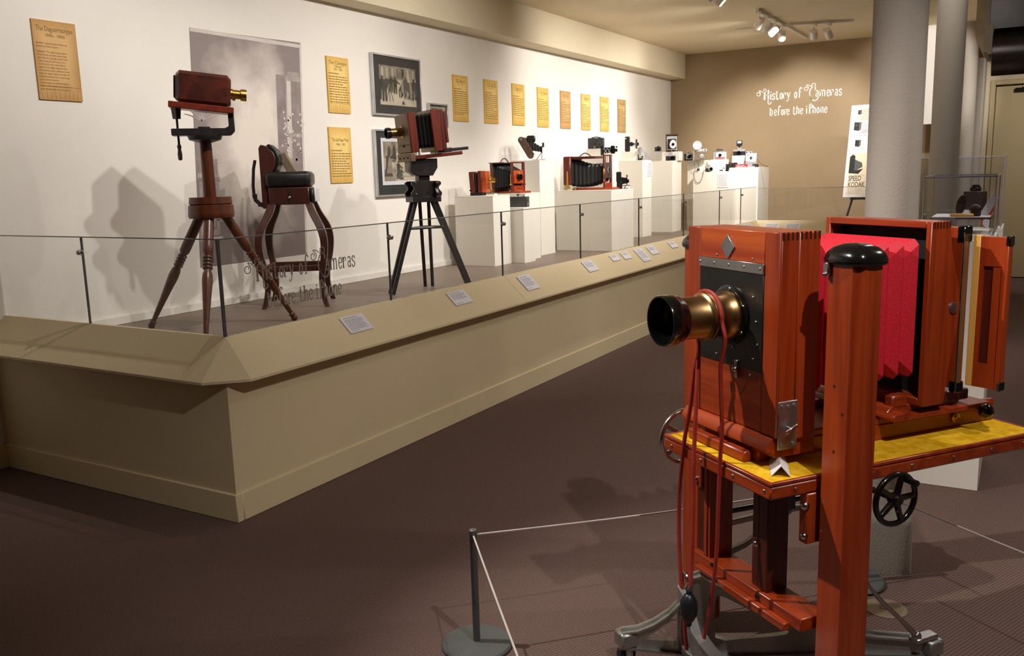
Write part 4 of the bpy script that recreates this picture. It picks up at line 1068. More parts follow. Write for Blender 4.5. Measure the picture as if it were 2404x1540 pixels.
# C: red field camera with handle
a = cam('field_camera', 'polished red wooden field camera with leather carrying handle and black bellows', -4.72, 8.13, 1.408, -12)
MB().box(-.15, .20, -.085, .085, .0, .022, ch=.003).build('bed', 'cherryx', a)
MB().box(-.16, -.115, -.155, .155, .028, .315, ch=.003).build('rear_frame', 'mahogany', a)
MB().box(-.165, .05, -.168, -.160, .315, .322).box(-.12, -.02, -.155, .155, .312, .32).build('top_rail', 'mahoganyx', a)
bellows(MB(), -.114, .085, (.145, .045, .305), (.075, .07, .24), 7, .010).build('bellows', 'bellows', a, smooth=False)
fs = MB()
fs.box(.085, .105, -.105, -.075, .022, .315).box(.085, .105, .075, .105, .022, .315).box(.085, .105, -.105, .105, .31, .322).build('front_standard', 'mahogany', a, bevel=.002)
MB().box(.088, .11, -.074, .074, .10, .235, ch=.003).build('lens_board', 'figured', a)
MB().box(.085, .108, -.075, .075, .025, .075, ch=.003).box(.1085, .11, -.03, .03, .045, .062).build('lower_panel', 'cherryx', a)
q = MB(); lens(q, .11, .165, .034, .03, 0); q.build('shutter', 'blackgloss', a)
q = MB()
for k in range(5): q.ball((.122, -.03 + .016 * k, .195 + .012 * math.sin(k * 1.6)), .007)
q.build('shutter_control', 'chrome', a)
for y in (-.107, .107): MB().box(.09, .10, y - .004, y + .004, .10, .20).cyl((.095, y - .012, .09), (.095, y + .012, .09), .009).build('slide_fitting', 'brightbrass', a)
for y in (-.157, .157): MB().box(-.15, -.135, y - .003, y + .003, .04, .18).ball((-.14, y, .05), .012).build('brace', 'brightbrass', a)
MB().tube([(-.10 + .02 * k / 8, -.055 + .11 * k / 8, .32 + .045 * math.sin(math.pi * k / 8)) for k in range(9)], .007, 6).build('carry_handle', 'tan', a)
MB().box(-.165, -.10, -.17, -.155, .02, .04).cyl((-.12, -.19, .02), (-.12, .19, .02), .008).build('focus_shaft', 'brass', a)

# B: black box camera with a leaning photograph card
a = cam('box_camera', 'plain black box camera standing low on the narrow front pedestal', -4.49, 7.865, 1.272, 8)
MB().box(-.10, .10, -.045, .045, 0, .105, ch=.003).build('body', 'darkgrey', a)
MB().box(.10, .106, -.046, .046, 0, .106, ch=.002).build('front_plate', 'blackgloss', a)
MB(T(.106, .008, .06) @ RY(90)).lathe([(.018, 0), (.018, .003), (.013, .003), (.001, .001)], 16).build('lens_opening', 'lensglass', a)
MB(T(.107, -.008, .03)).ball((0, 0, 0), .008).build('shutter_lever', 'chrome', a)
q = MB().cyl((.0, 0, .105), (.0, 0, .125), .004).cyl((.0, -.02, .125), (.0, .02, .125), .008)
q.ball((.06, 0, .108), .007); q.build('winding_key', 'blackgloss', a)
tcard = thing('photo_card', 'white photo card leaning against the black box camera', 'card', (-4.655, 7.77, 1.272), 8)
MB(RY(-24)).box(0, .004, -.0, .07, .0, .155).build('card', 'paper', tcard, smooth=False)
MB(RY(-24)).box(.0042, .0047, .015, .058, .04, .085).box(-.0007, -.0002, .015, .058, .04, .085).build('printed_picture', 'tan', tcard, smooth=False)

# acrylic cover on the wall behind C
a = thing('acrylic_stand', 'small clear acrylic block standing behind the red field camera', 'stand', (-4.90, 8.42, 1.55), 0)
MB().box(-.06, .06, -.07, .07, .0, .26).build('acrylic_cover', 'acrylic', a, smooth=False)
pedestal(-4.98, -4.82, 8.33, 8.50, 1.55, 'slim white pedestal behind the red field camera under the acrylic block')
MB().box(-.03, .03, -.03, .03, .0, .12, ch=.004).build('white_exhibit', 'paper', a)

# D: tilted folding camera, brown leather
a = cam('folding_camera', 'large brown leather folding camera tilted back on an acrylic support, bellows open', -4.75, 8.70, 1.750, 26)
D_ = T(-.02, 0, .024) @ RY(-30)
def rbox(x0, x1, z0, z1, r, n=5):
    out = []
    for cx, cz, a0 in ((x1 - r, z0 + r, -90), (x1 - r, z1 - r, 0), (x0 + r, z1 - r, 90), (x0 + r, z0 + r, 180)):
        out += [(cx + r * math.cos(R(a0 + 90 * k / n)), cz + r * math.sin(R(a0 + 90 * k / n))) for k in range(n + 1)]
    return out
MB(D_).prism(rbox(-.035, .035, 0, .265, .034), 'y', -.055, .055).build('body', 'brownleather', a)
MB(D_).box(.034, .044, -.05, .05, .02, .24, ch=.003).build('body_trim', 'tan', a)
MB(D_ @ T(0, -.056, .235) @ RX(90)).lathe([(.018, 0), (.018, .006), (.008, .007)], 14).build('winding_knob', 'dull', a)
MB().box(-.075, .02, -.05, .05, .195, .27, ch=.014).build('folded_cover', 'black', a)
rings = []
for i in range(13):
    k = i / 12; ins = .007 if i % 2 else 0; x = -.09 + .17 * k; zc_b = .185 + (.118 - .185) * k; hh = .07 + (.032 - .07) * k - ins; w0 = .05 + (.028 - .05) * k - ins
    rings.append([(x, -w0, zc_b - hh), (x, w0, zc_b - hh), (x, w0, zc_b + hh), (x, -w0, zc_b + hh)])
MB().loft(rings).build('bellows', 'bellows', a, smooth=False)
MB().box(.08, .095, -.03, .03, .08, .152, ch=.003).build('lens_standard', 'blackgloss', a)
MB().box(.093, .118, -.012, .012, .14, .19, ch=.003).build('viewfinder', 'chrome', a)
MB().cyl((.03, -.03, .01), (.085, -.03, .082), .003).cyl((.03, .03, .01), (.085, .03, .082), .003).cyl((.085, 0, .0), (.09, 0, .082), .003).build('brace', 'chrome', a)
MB().box(-.02, .125, -.045, .045, .0, .008, ch=.002).build('drop_bed', 'tan', a)
MB(T(-.06, 0, 0) @ RY(-30)).box(-.028, -.024, -.05, .05, .02, .22).box(-.10, -.03, -.05, .05, 0, .004).build('acrylic_support', 'acrylic', a, smooth=False)

# E: the largest field camera
a = cam('view_camera', 'largest view camera on the pedestals, drooping black bellows between red wooden frames', -4.42, 9.50, 1.400, 4)
MB().box(-.20, .30, -.12, .12, .0, .025, ch=.004).build('bed', 'cherryx', a)
MB(T(-.245, 0, .03)).box(-.04, .055, -.19, .19, .03, .36, ch=.012).build('rear_frame', 'mahogany', a)
MB().box(-.20, .10, -.175, .175, .36, .385, ch=.004).build('top_board', 'darkcherry', a)
rings = []
for i in range(17):
    k = i / 16; ins = .014 if i % 2 else 0
    w0 = .165 + (.085 - .165) * k - ins; zc = .20 - .03 * math.sin(math.pi * k); hh = .155 + (.11 - .155) * k - ins * .8
    x = -.19 + .375 * k; c = .03
    rings.append([(x, -w0 + c, zc - hh), (x, w0 - c, zc - hh), (x, w0, zc - hh + c), (x, w0, zc + hh - c), (x, w0 - c, zc + hh), (x, -w0 + c, zc + hh), (x, -w0, zc + hh - c), (x, -w0, zc - hh + c)])
MB().loft(rings).build('bellows', 'bellows', a, smooth=False)
fs = MB().box(.185, .21, -.125, -.085, .025, .395).box(.185, .21, .085, .125, .025, .395).box(.185, .21, -.125, .125, .385, .40)
fs.build('front_standard', 'mahogany', a, bevel=.003)
MB().box(.19, .207, -.085, .085, .13, .31, ch=.003).build('lens_board', 'darkgrey', a)
MB(T(.207, 0, .22) @ RY(90)).lathe([(.045, 0), (.045, .004), (.036, .004), (.03, .001), (.001, .001)], 20).build('lens_opening', 'lensglass', a)
MB().box(.185, .215, -.115, .115, .025, .08, ch=.004).build('lower_panel', 'cherryx', a)
for y in (-.128, .128):
    MB().box(.192, .204, y - .005, y + .005, .09, .24, ch=.004).build('slide_fitting', 'brightbrass', a)
    MB().prism([(-.26, .02), (-.19, .02), (-.215, .06), (-.22, .22), (-.235, .22), (-.24, .06)], 'y', y * 1.52 - .003, y * 1.52 + .003).build('brace', 'brightbrass', a)
MB().tube([(-.13 + .012 * k, -.05 + .01 * k, .385 + .04 * math.sin(math.pi * k / 9)) for k in range(10)], .008, 6).build('carry_handle', 'tan', a)
q = MB().cyl((-.15, -.15, .015), (-.15, .15, .015), .012); q.ball((-.15, -.155, .015), .02); q.build('focus_knob', 'brass', a)
MB().box(-.14, .0, -.13, -.122, .028, .036).build('focus_scale', 'chrome', a)

# dark box camera held up behind E, and the strut camera
a = cam('box_camera', 'dark grey box camera raised highest above the largest view camera', -4.62, 10.07, 1.80, 14)
riser(-4.72, -4.53, 10.0, 10.14, 1.80, 1.886, 'small white riser under the raised dark box camera')
MB(T(0, 0, .086)).box(-.095, .095, -.05, .05, 0, .13, ch=.005).build('body', 'darkgrey', a)
MB(T(0, 0, .086)).box(.03, .06, -.054, -.049, .03, .085, ch=.002).ball((-.01, -.052, .02), .012).box(.01, .04, -.054, -.05, .008, .016).build('shutter_fitting', 'chrome', a)
MB(T(0, 0, .216)).tube([(-.06 + .12 * k / 6, 0, .012 * math.sin(math.pi * k / 6)) for k in range(7)], .006, 6).build('carry_handle', 'black', a)
a = cam('strut_camera', 'small black folding camera with crossed silver struts above the big bellows', -4.47, 10.05, 1.80, 22)
MB().box(-.06, -.035, -.045, .045, .0, .12, ch=.003).build('rear_body', 'black', a)
MB().box(.05, .10, -.04, .04, .02, .115, ch=.004).build('front_body', 'blackgloss', a)
q = MB()
for y in (-.042, .042):
    for (z0, z1) in ((.02, .085), (.085, .02)):
        q.cyl((-.035, y, z0), (.008, y, z1), .003, n=6).cyl((.008, y, z0), (.05, y, z1), .003, n=6)
q.build('crossed_strut', 'chrome', a)
bellows(MB(), -.035, .05, (.036, .02, .10), (.03, .03, .10), 4, .006).build('bellows', 'bellows', a, smooth=False)
q = MB(); lens(q, .10, .06, .022, .03); q.ball((.12, .0, .10), .012); q.build('lens_shutter', 'blackgloss', a)
MB().box(.076, .079, -.0425, -.0405, .02, .11).box(.055, .095, -.0425, -.0405, .075, .079).build('cross_sight', 'chrome', a)
# small folding camera to the right of E
a = cam('roll_camera', 'black roll-film camera beside the front frame of the largest view camera', -4.13, 9.70, 1.400, 24)
MB().box(-.06, .0, -.04, .04, .08, .20, ch=.008).build('body', 'black', a)
MB().box(-.062, .002, -.042, .042, .185, .19).build('body_trim', 'chrome', a)
bellows(MB(), .0, .06, (.036, .05, .14), (.028, .06, .13), 4, .006).build('bellows', 'bellows', a, smooth=False)
q = MB(); q.box(.06, .07, -.03, .03, .045, .135, ch=.002); lens(q, .07, .09, .022, .02); q.build('lens_standard', 'blackgloss', a)
MB().box(.055, .075, -.012, .012, .135, .165, ch=.003).build('viewfinder', 'dull', a)
MB().box(-.04, .10, -.035, .035, .035, .042).cyl((.03, 0, .0), (.05, 0, .04), .004).box(-.055, .01, -.03, .03, .0, .08).build('drop_bed', 'black', a)
t = thing('card_tent', 'tiny folded white card on the wide pedestal right of the cameras', 'card', (-4.10, 9.80, 1.400), 20)
MB().prism([(-.05, 0), (.05, 0), (0, .03)], 'x', -.03, .03).build('folded_card', 'paper', t, smooth=False)

# F: cameras on the noticed pedestal
riser(-4.83, -4.60, 11.36, 11.52, 1.745, 1.866, 'white riser block under the upright black folding camera')
a = cam('plate_camera', 'upright black folding camera with white struts on a riser block', -4.74, 11.44, 1.866, 22)
MB().box(-.07, .0, -.05, .05, .0, .205, ch=.012).build('body', 'black', a)
MB().ball((-.055, -.05, .175), .013).build('side_knob', 'chrome', a)
bellows(MB(), .0, .075, (.035, .06, .14), (.02, .075, .125), 3, .006).build('bellows', 'bellows', a, smooth=False)
q = MB()
for s in (-1, 1): q.tube([(.0, -.046, .10 + s * .03), (.03, -.05, .10 + s * .034), (.06, -.046, .10 + s * .012), (.075, -.04, .10 + s * .012)], .006, 6)
q.build('strut', 'paper', a)
MB().box(.075, .10, -.04, .04, .04, .165, ch=.004).build('lens_standard', 'darkgrey', a)
q = MB(); lens(q, .10, .10, .024, .02); q.build('lens', 'blackgloss', a)
a = cam('flash_camera', 'little black camera with an open silver fan flash reflector', -4.60, 11.40, 1.745, 30)
MB().prism([(-.035, 0), (.045, 0), (.06, .06), (.02, .045), (-.03, .085)], 'y', -.03, .03).build('body', 'black', a, bevel=.003)
q = MB()
for k in range(10):
    a0, a1 = R(35 + 12 * k), R(35 + 12 * k + 11)
    q.add([(.02, -.032, .05), (.02 + .13 * math.cos(a0), -.032 - .01, .05 + .13 * math.sin(a0)), (.02 + .13 * math.cos(a1), -.032, .05 + .13 * math.sin(a1)), (.02, -.029, .05), (.02 + .13 * math.cos(a0), -.039, .05 + .13 * math.sin(a0)), (.02 + .13 * math.cos(a1), -.029, .05 + .13 * math.sin(a1))],
          [(0, 1, 2), (5, 4, 3), (0, 3, 4, 1), (1, 4, 5, 2), (2, 5, 3, 0)], 0, T(.02, 0, 0) @ RZ(60) @ T(-.02, .03, 0))
q.build('fan_reflector', 'silver', a, smooth=False)
MB().box(.0, .035, -.036, -.028, .03, .08).build('shutter_face', 'silver', a)
t = thing('card_tent', 'small grey triangular card standing on the noticed pedestal', 'card', (-4.52, 11.50, 1.745), 0)
MB().prism([(-.03, 0), (.045, 0), (.04, .06), (-.03, .13)], 'x', -.002, .002, 0, RZ(-55)).build('folded_card', 'silver', t, smooth=False)
t = thing('acrylic_stand', 'tiny clear acrylic pedestal lifting a pocket camera', 'stand', (-4.70, 12.40, 1.738), 0)
MB().box(-.06, .06, -.05, .05, .135, .141).box(-.006, .006, -.006, .006, 0, .135).box(-.04, .04, -.035, .035, 0, .004).build('acrylic_shelf', 'acrylic', t, smooth=False)
a = cam('pocket_camera', 'tiny black pocket camera on the clear acrylic stand', -4.70, 12.40, 1.879, -50)
MB().box(-.022, .022, -.045, .045, .0, .062, ch=.004).build('body', 'black', a)
q = MB(); lens(q, .022, .03, .02, .012); q.build('lens', 'blackgloss', a)
MB().box(-.015, .02, -.012, .018, .062, .074, ch=.002).build('top_housing', 'blackgloss', a)
# G: riser with the tall folding instant camera
riser(-4.66, -4.40, 12.46, 12.62, 1.738, 1.868, 'white riser under the tall instant camera')
a = cam('instant_camera', 'tall folding instant camera with brown trim and round white lens panel', -4.54, 12.55, 1.868, -62)
MB().box(-.04, .0, -.085, .085, .0, .245, ch=.006).build('body', 'brownleather', a)
MB().box(-.002, .006, -.075, .075, .02, .225, ch=.002).build('inner_frame', 'silver', a)
MB().box(-.05, .02, -.088, .088, .236, .256, ch=.006).build('top_cover', 'brownleather', a)
bellows(MB(), .006, .10, (.062, .03, .185), (.04, .045, .13), 4, .008).build('bellows', 'bellows', a, smooth=False)
MB().prism([(.048 * math.cos(R(k)), .10 + (.07 if math.sin(R(k)) > 0 else .055) * math.sin(R(k))) for k in range(0, 360, 15)], 'x', .10, .118).build('lens_panel', 'paper', a)
q = MB(); lens(q, .118, .105, .02, .012); q.build('lens', 'blackgloss', a)
MB().box(.0, .15, -.06, .06, .03, .036).cyl((.13, -.02, .0), (.13, -.02, .034), .005).build('drop_bed', 'silver', a)
# SLR
a = cam('reflex_camera', 'black and silver single-lens camera with prism top in front of the tall instant camera', -4.49, 12.36, 1.738, -50)
MB().box(-.02, .02, -.07, .07, .0, .065, ch=.005).build('body', 'black', a)
MB().box(-.021, .021, -.071, .071, .062, .08, ch=.004).build('top_plate', 'silver', a)
MB().prism([(-.03, .08), (.03, .08), (.016, .108), (-.016, .108)], 'x', -.018, .02).build('prism_housing', 'silver', a, bevel=.003)
q = MB(); lens(q, .02, .035, .032, .05); q.build('lens', 'blackgloss', a)
MB(T(.03, 0, .035) @ RY(90)).lathe([(.0335, .0), (.0335, .006), (.0325, .007), (.0325, .0)], 18, caps=False).build('lens_ring', 'chrome', a)
# grey-black camera with hanging strap
a = cam('compact_camera', 'grey-faced black camera with a wrist strap hanging over the pedestal', -4.36, 12.76, 1.735, -52)
MB().box(-.03, .02, -.06, .06, .0, .10, ch=.006).build('body', 'black', a)
MB().prism([(-.045, .02), (.045, .02), (.04, .09), (.025, .13), (-.025, .13), (-.04, .09)], 'x', .018, .032).build('front_plate', 'silver', a, bevel=.003)
q = MB(); lens(q, .032, .06, .03, .03); q.build('lens', 'blackgloss', a)
MB().ball((.03, -.012, .11), .01).build('viewfinder', 'blackgloss', a)
MB().tube(catmull([(.03, .06, .08), (.05, .10, .03), (.055, .075, -.03), (.05, .085, -.12), (.05, .115, -.155), (.05, .14, -.13), (.045, .13, -.03), (.035, .075, .06)], 5), .0035, 6).build('wrist_strap', 'olive', a)
MB().box(.045, .055, .12, .155, -.155, -.12).build('strap_slider', 'black', a)
# brown flash camera
a = cam('flash_camera', 'flat brown camera with a big round cream flash reflector', -4.17, 12.74, 1.735, -66)
MB().box(-.03, .02, -.095, .085, .0, .135, ch=.006).build('body', 'olive', a)
MB().box(-.031, .022, -.06, .09, .125, .16, ch=.004).build('top_plate', 'paper', a)
MB(T(.02, .015, .055) @ RY(90)).lathe([(.032, 0), (.032, .006), (.018, .008), (.014, .004)], 20).build('lens', 'silver', a)
MB(T(.03, -.05, .215) @ RY(90)).lathe([(.066, 0.01), (.064, .02), (.05, .012), (.02, .006), (.001, .006)], 24).build('flash_reflector', 'paper', a)
MB().cyl((.0, -.09, .0), (.0, -.09, .14), .02).cyl((.0, -.07, .10), (.02, -.055, .20), .01).build('flash_handle', 'silver', a)
MB().box(.0205, .024, .055, .075, .135, .15).box(.0205, .024, .02, .035, .138, .148).build('window', 'blackgloss', a)

# H: the corner pedestals
riser(-3.98, -3.76, 12.62, 12.78, 1.562, 1.735, 'white riser under the red-striped instant camera')
a = cam('instant_camera', 'silver and grey instant camera with a red stripe below its white face', -3.865, 12.70, 1.735, -72)
MB().box(-.03, .01, -.10, .10, .0, .115, ch=.006).build('body', 'silver', a)
MB().box(.01, .03, -.06, .075, .012, .10, ch=.004).build('face', 'paper', a)
MB().box(.03, .033, -.055, .07, .014, .032).build('red_stripe', 'redpaper', a)
q = MB(); lens(q, .03, .062, .022, .02, 0, .0); q.ball((.03, .04, .065), .005); q.build('lens', 'blackgloss', a)
MB().box(-.028, .008, -.05, .04, .115, .15, ch=.006).build('viewfinder_housing', 'darkgrey', a)
MB().box(-.031, .012, -.105, -.09, .0, .125, ch=.003).box(-.031, .012, .09, .105, .0, .125, ch=.003).box(-.02, .012, -.10, .10, .112, .124).build('end_plate', 'olive', a)
a = cam('rangefinder_camera', 'silver rangefinder camera with a long strap looped over the pedestal front', -4.0, 12.67, 1.562, -60)
MB().box(-.02, .02, -.065, .065, .0, .055, ch=.005).build('body', 'black', a)
MB().box(-.021, .021, -.066, .066, .05, .085, ch=.004).build('top_plate', 'silver', a)
q = MB(); lens(q, .02, .04, .034, .05); q.build('lens', 'silver', a)
MB(T(.0705, 0, .04) @ RY(90)).lathe([(.024, 0), (.024, .002), (.001, .003)], 16).build('lens_glass', 'lensglass', a)
strap0 = ony(1634, 402, 12.592)
pts = [ony(x, y_, 12.585) for x, y_ in ((1630, 401), (1629, 412), (1632, 424), (1638, 429.5), (1645, 425), (1650, 412), (1652, 400))]
inv = (T(-4.0, 12.67, 1.562) @ RZ(-60)).inverted()
MB(inv).tube(catmull([(pts[0].x, 12.63, 1.566)] + pts + [(pts[-1].x + .02, 12.63, 1.567)], 5), .0045, 6).build('neck_strap', 'olive', a)
a = thing('leather_case', 'black leather camera case with curved front on the notice pedestal', 'camera case', (-3.80, 12.68, 1.562), -80)
MB().loft([[(x * k, y * k, z) for x, y in ((-.03, -.085), (.04, -.085), (.055, 0), (.04, .085), (-.03, .085))] for z, k in ((0, .82), (.05, .95), (.085, 1.0), (.1, .97))]).build('case_body', 'black', a, bevel=.004)
MB().box(.045, .06, -.05, .055, .012, .026).ball((.056, .01, .05), .012).build('case_snap', 'blackgloss', a)
MB().box(-.034, .045, -.10, .10, .088, .108, ch=.006).build('case_flap', 'black', a)
riser(-3.745, -3.575, 12.90, 13.05, 1.612, 1.785, 'white riser under the camera with a tall flash')
a = cam('reflex_camera', 'black single-lens camera with a tall flash head, on a white riser', -3.66, 12.97, 1.785, -82)
MB().box(-.02, .02, -.085, .085, .0, .06, ch=.005).build('body', 'black', a)
MB().box(-.021, .021, -.086, .086, .058, .09, ch=.004).build('top_plate', 'silver', a)
q = MB(); lens(q, .02, .035, .032, .045); q.build('lens', 'blackgloss', a)
MB().prism([(-.03, .09), (.03, .09), (.018, .115), (-.018, .115)], 'x', -.018, .02).build('prism_housing', 'silver', a, bevel=.002)
MB().cyl((0, 0, .112), (0, 0, .135), .012).box(-.03, .03, -.038, .038, .135, .215, ch=.006).build('flash_unit', 'black', a)
MB().box(.03, .034, -.026, .03, .175, .205, ch=.003).build('flash_window', 'paper', a)
MB().tube(catmull([(.01, -.085, .07), (.06, -.11, .0), (.088, -.115, -.09), (.088, -.12, -.165)], 4), .005, 6).tube(catmull([(.01, .085, .07), (.06, .10, -.02), (.088, .085, -.10), (.088, .08, -.165)], 4), .004, 6).build('neck_strap', 'brownleather', a)
a = cam('zoom_camera', 'grey plastic camera standing behind the white instant camera', -3.56, 13.10, 1.612, -75)
MB().box(-.03, .02, -.06, .06, .14, .235, ch=.006).box(-.025, .015, -.04, .04, 0, .14).build('body', 'silver', a)
MB().box(.0205, .024, -.03, .035, .205, .222).build('window', 'blackgloss', a)
a = cam('instant_camera', 'white boxy instant camera with grey base, strap trailing to the pedestal edge', -3.475, 12.93, 1.612, -78)
MB().box(-.05, .03, -.075, .075, .0, .085, ch=.006).build('lower_body', 'silver', a)
MB().prism([(-.05, .085), (.03, .085), (.02, .17), (-.03, .20), (-.05, .20)], 'y', -.075, .075).build('upper_body', 'paper', a, bevel=.004)
q = MB(); lens(q, .026, .135, .02, .012); q.box(.0305, .034, .02, .06, .02, .05); q.build('lens', 'darkgrey', a)
MB(T(.01, -.035, .19)).ball((0, 0, 0), .028).build('flash_cube', 'paper', a)
MB().tube(catmull([(-.02, .075, .12), (.0, .12, .07), (.03, .165, .03), (.055, .21, .012), (.075, .24, .005)], 5), .005, 6).build('neck_strap', 'brownleather', a)
a = cam('keychain_camera', 'small black strap end piece hanging at the far right pedestal edge', -3.375, 12.865, 1.612, -75)
MB().box(-.02, .02, -.025, .025, .0, .045, ch=.006).box(-.028, -.02, -.012, .014, -.02, .03).build('body', 'black', a)
q = MB(); lens(q, .02, .022, .015, .01); q.build('lens', 'chrome', a)
a = cam('compact_camera', 'pair of small black rounded housings left of the red film box', -3.725, 12.87, 1.612, -78)
MB().box(-.02, .02, -.07, -.005, .0, .075, ch=.012).box(-.02, .02, .005, .07, .0, .075, ch=.012).box(-.015, .015, -.01, .01, .02, .07).build('body', 'black', a)
MB().tube(catmull([(.0, -.07, .06), (.01, -.105, .045), (.01, -.125, .0)], 4), .005, 6).build('neck_strap', 'black', a)
MB().box(.0205, .023, -.05, -.02, .06, .07).box(.0205, .023, .02, .05, .06, .07).build('window', 'chrome', a)
t = thing('film_box', 'small red and white film box lying on the corner pedestal', 'film box', (-3.60, 12.875, 1.612), -2)
MB().box(-.085, .085, -.02, .02, .0, .05).build('carton', 'redpaper', t, bevel=.001)
q = MB(frame((0, -.0202, 0), (1, 0, 0), (0, 0, 1), (0, -1, 0)))
q.ribbon(cv((-.06, .02), (-.045, .038), (-.03, .018), (-.01, .034), (.01, .018), (.03, .034), (.05, .02)), [.006] * 31, .0006).ribbon([(-.08, .008), (.08, .012)], [.006, .006], .0006)
q.build('printed_script', 'paper', t, smooth=False)

# ================================================================== easel with advertisement board on the return platform
bl, tl = ony(1978, 463, 12.85), ony(2000, 248, 13.15)
eb = thing('easel_board', 'white board of vintage camera advertisements propped on a black easel', 'display board', (bl.x, bl.y, ZP))
ey_ = (tl - bl).normalized()
br_ = ony(2045, 464.5, 12.80)
ex_ = (br_ - bl); ex_ = (ex_ - ey_ * ex_.dot(ey_)).normalized(); ez_ = ex_.cross(ey_)
BHh = (tl - bl).length; BWw = 0.68
XB = frame((0, 0, bl.z - ZP), ex_, ey_, ez_)
MB(XB).box(0, BWw, 0, BHh, -.012, 0).build('board', 'paper', eb, smooth=False)
U = BHh / 216.0       # metres per photographed pixel down the board
def clip_(u, v, w_, h_, mb, mi=0, t=0.0012): mb.box(u * U, (u + w_) * U, (216 - v - h_) * U, (216 - v) * U, 0.0001, t, mi, XB)
for c_ in ((8, 6, 36, 32), (6, 113, 42, 98)):
    q = MB(); clip_(*c_, q); q.build('cream_clipping', 'cream', eb, smooth=False)
q = MB(); clip_(46, 83, 30, 50, q); q.build('orange_clipping', 'brightbrass' if False else 'maple', eb, smooth=False)
q = MB(); clip_(50, 92, 22, 34, q, 0, .0018); q.build('clipping_panel', 'olive', eb, smooth=False)
for c_ in ((48, 6, 60, 70), (50, 140, 60, 70), (10, 56, 32, 52)):
    q = MB(); clip_(*c_, q, 0, .0008); q.build('white_clipping', 'paper', eb, smooth=False)
def adcam(u, v, s, mb):
    f = lambda a, b_: ((u + a * s) * U, (216 - v - b_ * s) * U, .0018)
    mb.add([f(0, 0), f(0, 20), f(12, 22), f(12, 1)], [(0, 1, 2, 3)], 0, XB); mb.add([f(12, 1), f(12, 22), f(17, 19), f(17, 0)], [(0, 1, 2, 3)], 1, XB)
    mb.add([f(*p) for p in el(5, 8, 3, 3.5, 0, 360, 10)[:-1]], [tuple(range(10))], 1, XB)
for c_ in ((10, 40, .95), (16, 82, .75), (16, 12, .5), (52, 150, .6), (50, 172, .6), (50, 192, .6)):
    q = MB(); adcam(*c_, q); q.build('printed_camera', ['blackmatte', 'darkgrey'], eb, smooth=False)
q = MB()
g_ = lambda a, b_: (a * U, (216 - b_) * U, .002)
q.add([g_(8, 122), g_(8, 160), g_(13, 160), g_(20, 155), g_(20, 120), g_(14, 116)], [tuple(range(6))], 0, XB)
q.add([g_(20, 128), g_(20, 156), g_(38, 146), g_(36, 136)], [(0, 1, 2, 3)], 1, XB); q.add([g_(10, 160), g_(30, 162), g_(40, 150), g_(22, 154)], [(0, 1, 2, 3)], 0, XB)
q.build('printed_camera', ['blackmatte', 'darkgrey'], eb, smooth=False)
text('headline', 'SPEED\nKODAK', 17 * U, XB @ T(9 * U, (216 - 178) * U, .0014), 'ink', eb, 'LEFT', 0.62, .0004, .86, .02)
q = MB()
for (u, v, w_, h_, n_) in ((27, 40, 20, 26, 8), (14, 60, 26, 14, 4), (12, 98, 26, 8, 3), (10, 163, 34, 5, 2), (10, 194, 34, 16, 5), (20, 10, 22, 26, 6), (50, 8, 50, 60, 9)):
    print_lines(q, w_ * U, h_ * U, n_, 0, .0006, XB @ T(u * U, (216 - v) * U, .0013), .2, .3, u)
q.build('printed_text', 'paleink', eb, smooth=False)
ez = thing('easel', 'black folding easel whose legs show under the advertisement board', 'easel', (bl.x + .3, bl.y + .1, ZP))
hB = bl.z - ZP
bx = [Vector((-.28, -.13, 0)), Vector((.28, -.13, 0)), Vector((.0, .72, 0))]
ap = Vector((0.02, .36, 1.45))
for p_ in bx: MB().cyl(p_ + Vector((0, 0, .004)), ap, .014, n=8).build('leg', 'blackmatte', ez)
MB().box(-.20, .20, -.12, -.06, hB - .035, hB - .006, ch=.003).build('ledge', 'blackmatte', ez)

# ================================================================== track lights
def track_head(M0, parent, aim, lit=False):
    h = thing_part = bpy.data.objects.new('lamp_head', None)
    mb = MB(M0)
    mb.cyl((0, 0, 0), (0, 0, -.055), .008)
    q_ = Vector(aim).normalized().to_track_quat('Z', 'Y').to_matrix().to_4x4()
    X = T(0, 0, -.10) @ q_
    mb.lathe([(.02, -.07), (.038, -.065), (.042, -.03), (.046, .05), (.046, .06), (.041, .06), (.036, .03), (.001, .028)], 18, 0, X)
    mb.box(-.05, -.045, -.01, .01, -.02, .05, 0, X).box(.045, .05, -.01, .01, -.02, .05, 0, X).box(-.05, .05, -.01, .01, -.075, -.07, 0, X)
    o = mb.build('lamp_head', 'white', parent)
    lb = MB(M0).lathe([(.0005, .034), (.034, .034)], 16, 0, X, caps=False)
    lb.build('bulb', 'lampglow' if lit else 'lampdim', o)
    return o
for nm_, e_ in (('lampglow', 18.0), ('lampdim', 1.2)):
    m_ = bpy.data.materials.new(nm_); m_.use_nodes = True; b_ = m_.node_tree.nodes['Principled BSDF']
    b_.inputs['Emission Color'].default_value = (1, .9, .72, 1); b_.inputs['Emission Strength'].default_value = e_
    M[nm_] = m_
def track(pts, heads, label):
    t = thing('track_light', label, 'track light', (pts[0][0], pts[0][1], ZC))
    o = Vector((pts[0][0], pts[0][1], 0)); q = MB()
    for a, b_ in zip(pts[:-1], pts[1:]):
        a_, c_ = Vector((*a, 0)) - o, Vector((*b_, 0)) - o
        d_ = (c_ - a_); L = d_.length; an = math.atan2(d_.y, d_.x)
        q.box(0, L, -.018, .018, -.03, -.001, 0, T(a_.x, a_.y, 0) @ RZ(math.degrees(an)))
    q.build('track_rail', 'white', t)
    for (x, y, aim, lit) in heads:
        p_ = Vector((x, y, 0)) - o
        MB().box(p_.x - .03, p_.x + .03, p_.y - .06, p_.y + .06, -.055, -.03, ch=.004).build('adapter', 'white', t)
        track_head(T(p_.x, p_.y, -.055), t, aim, lit)
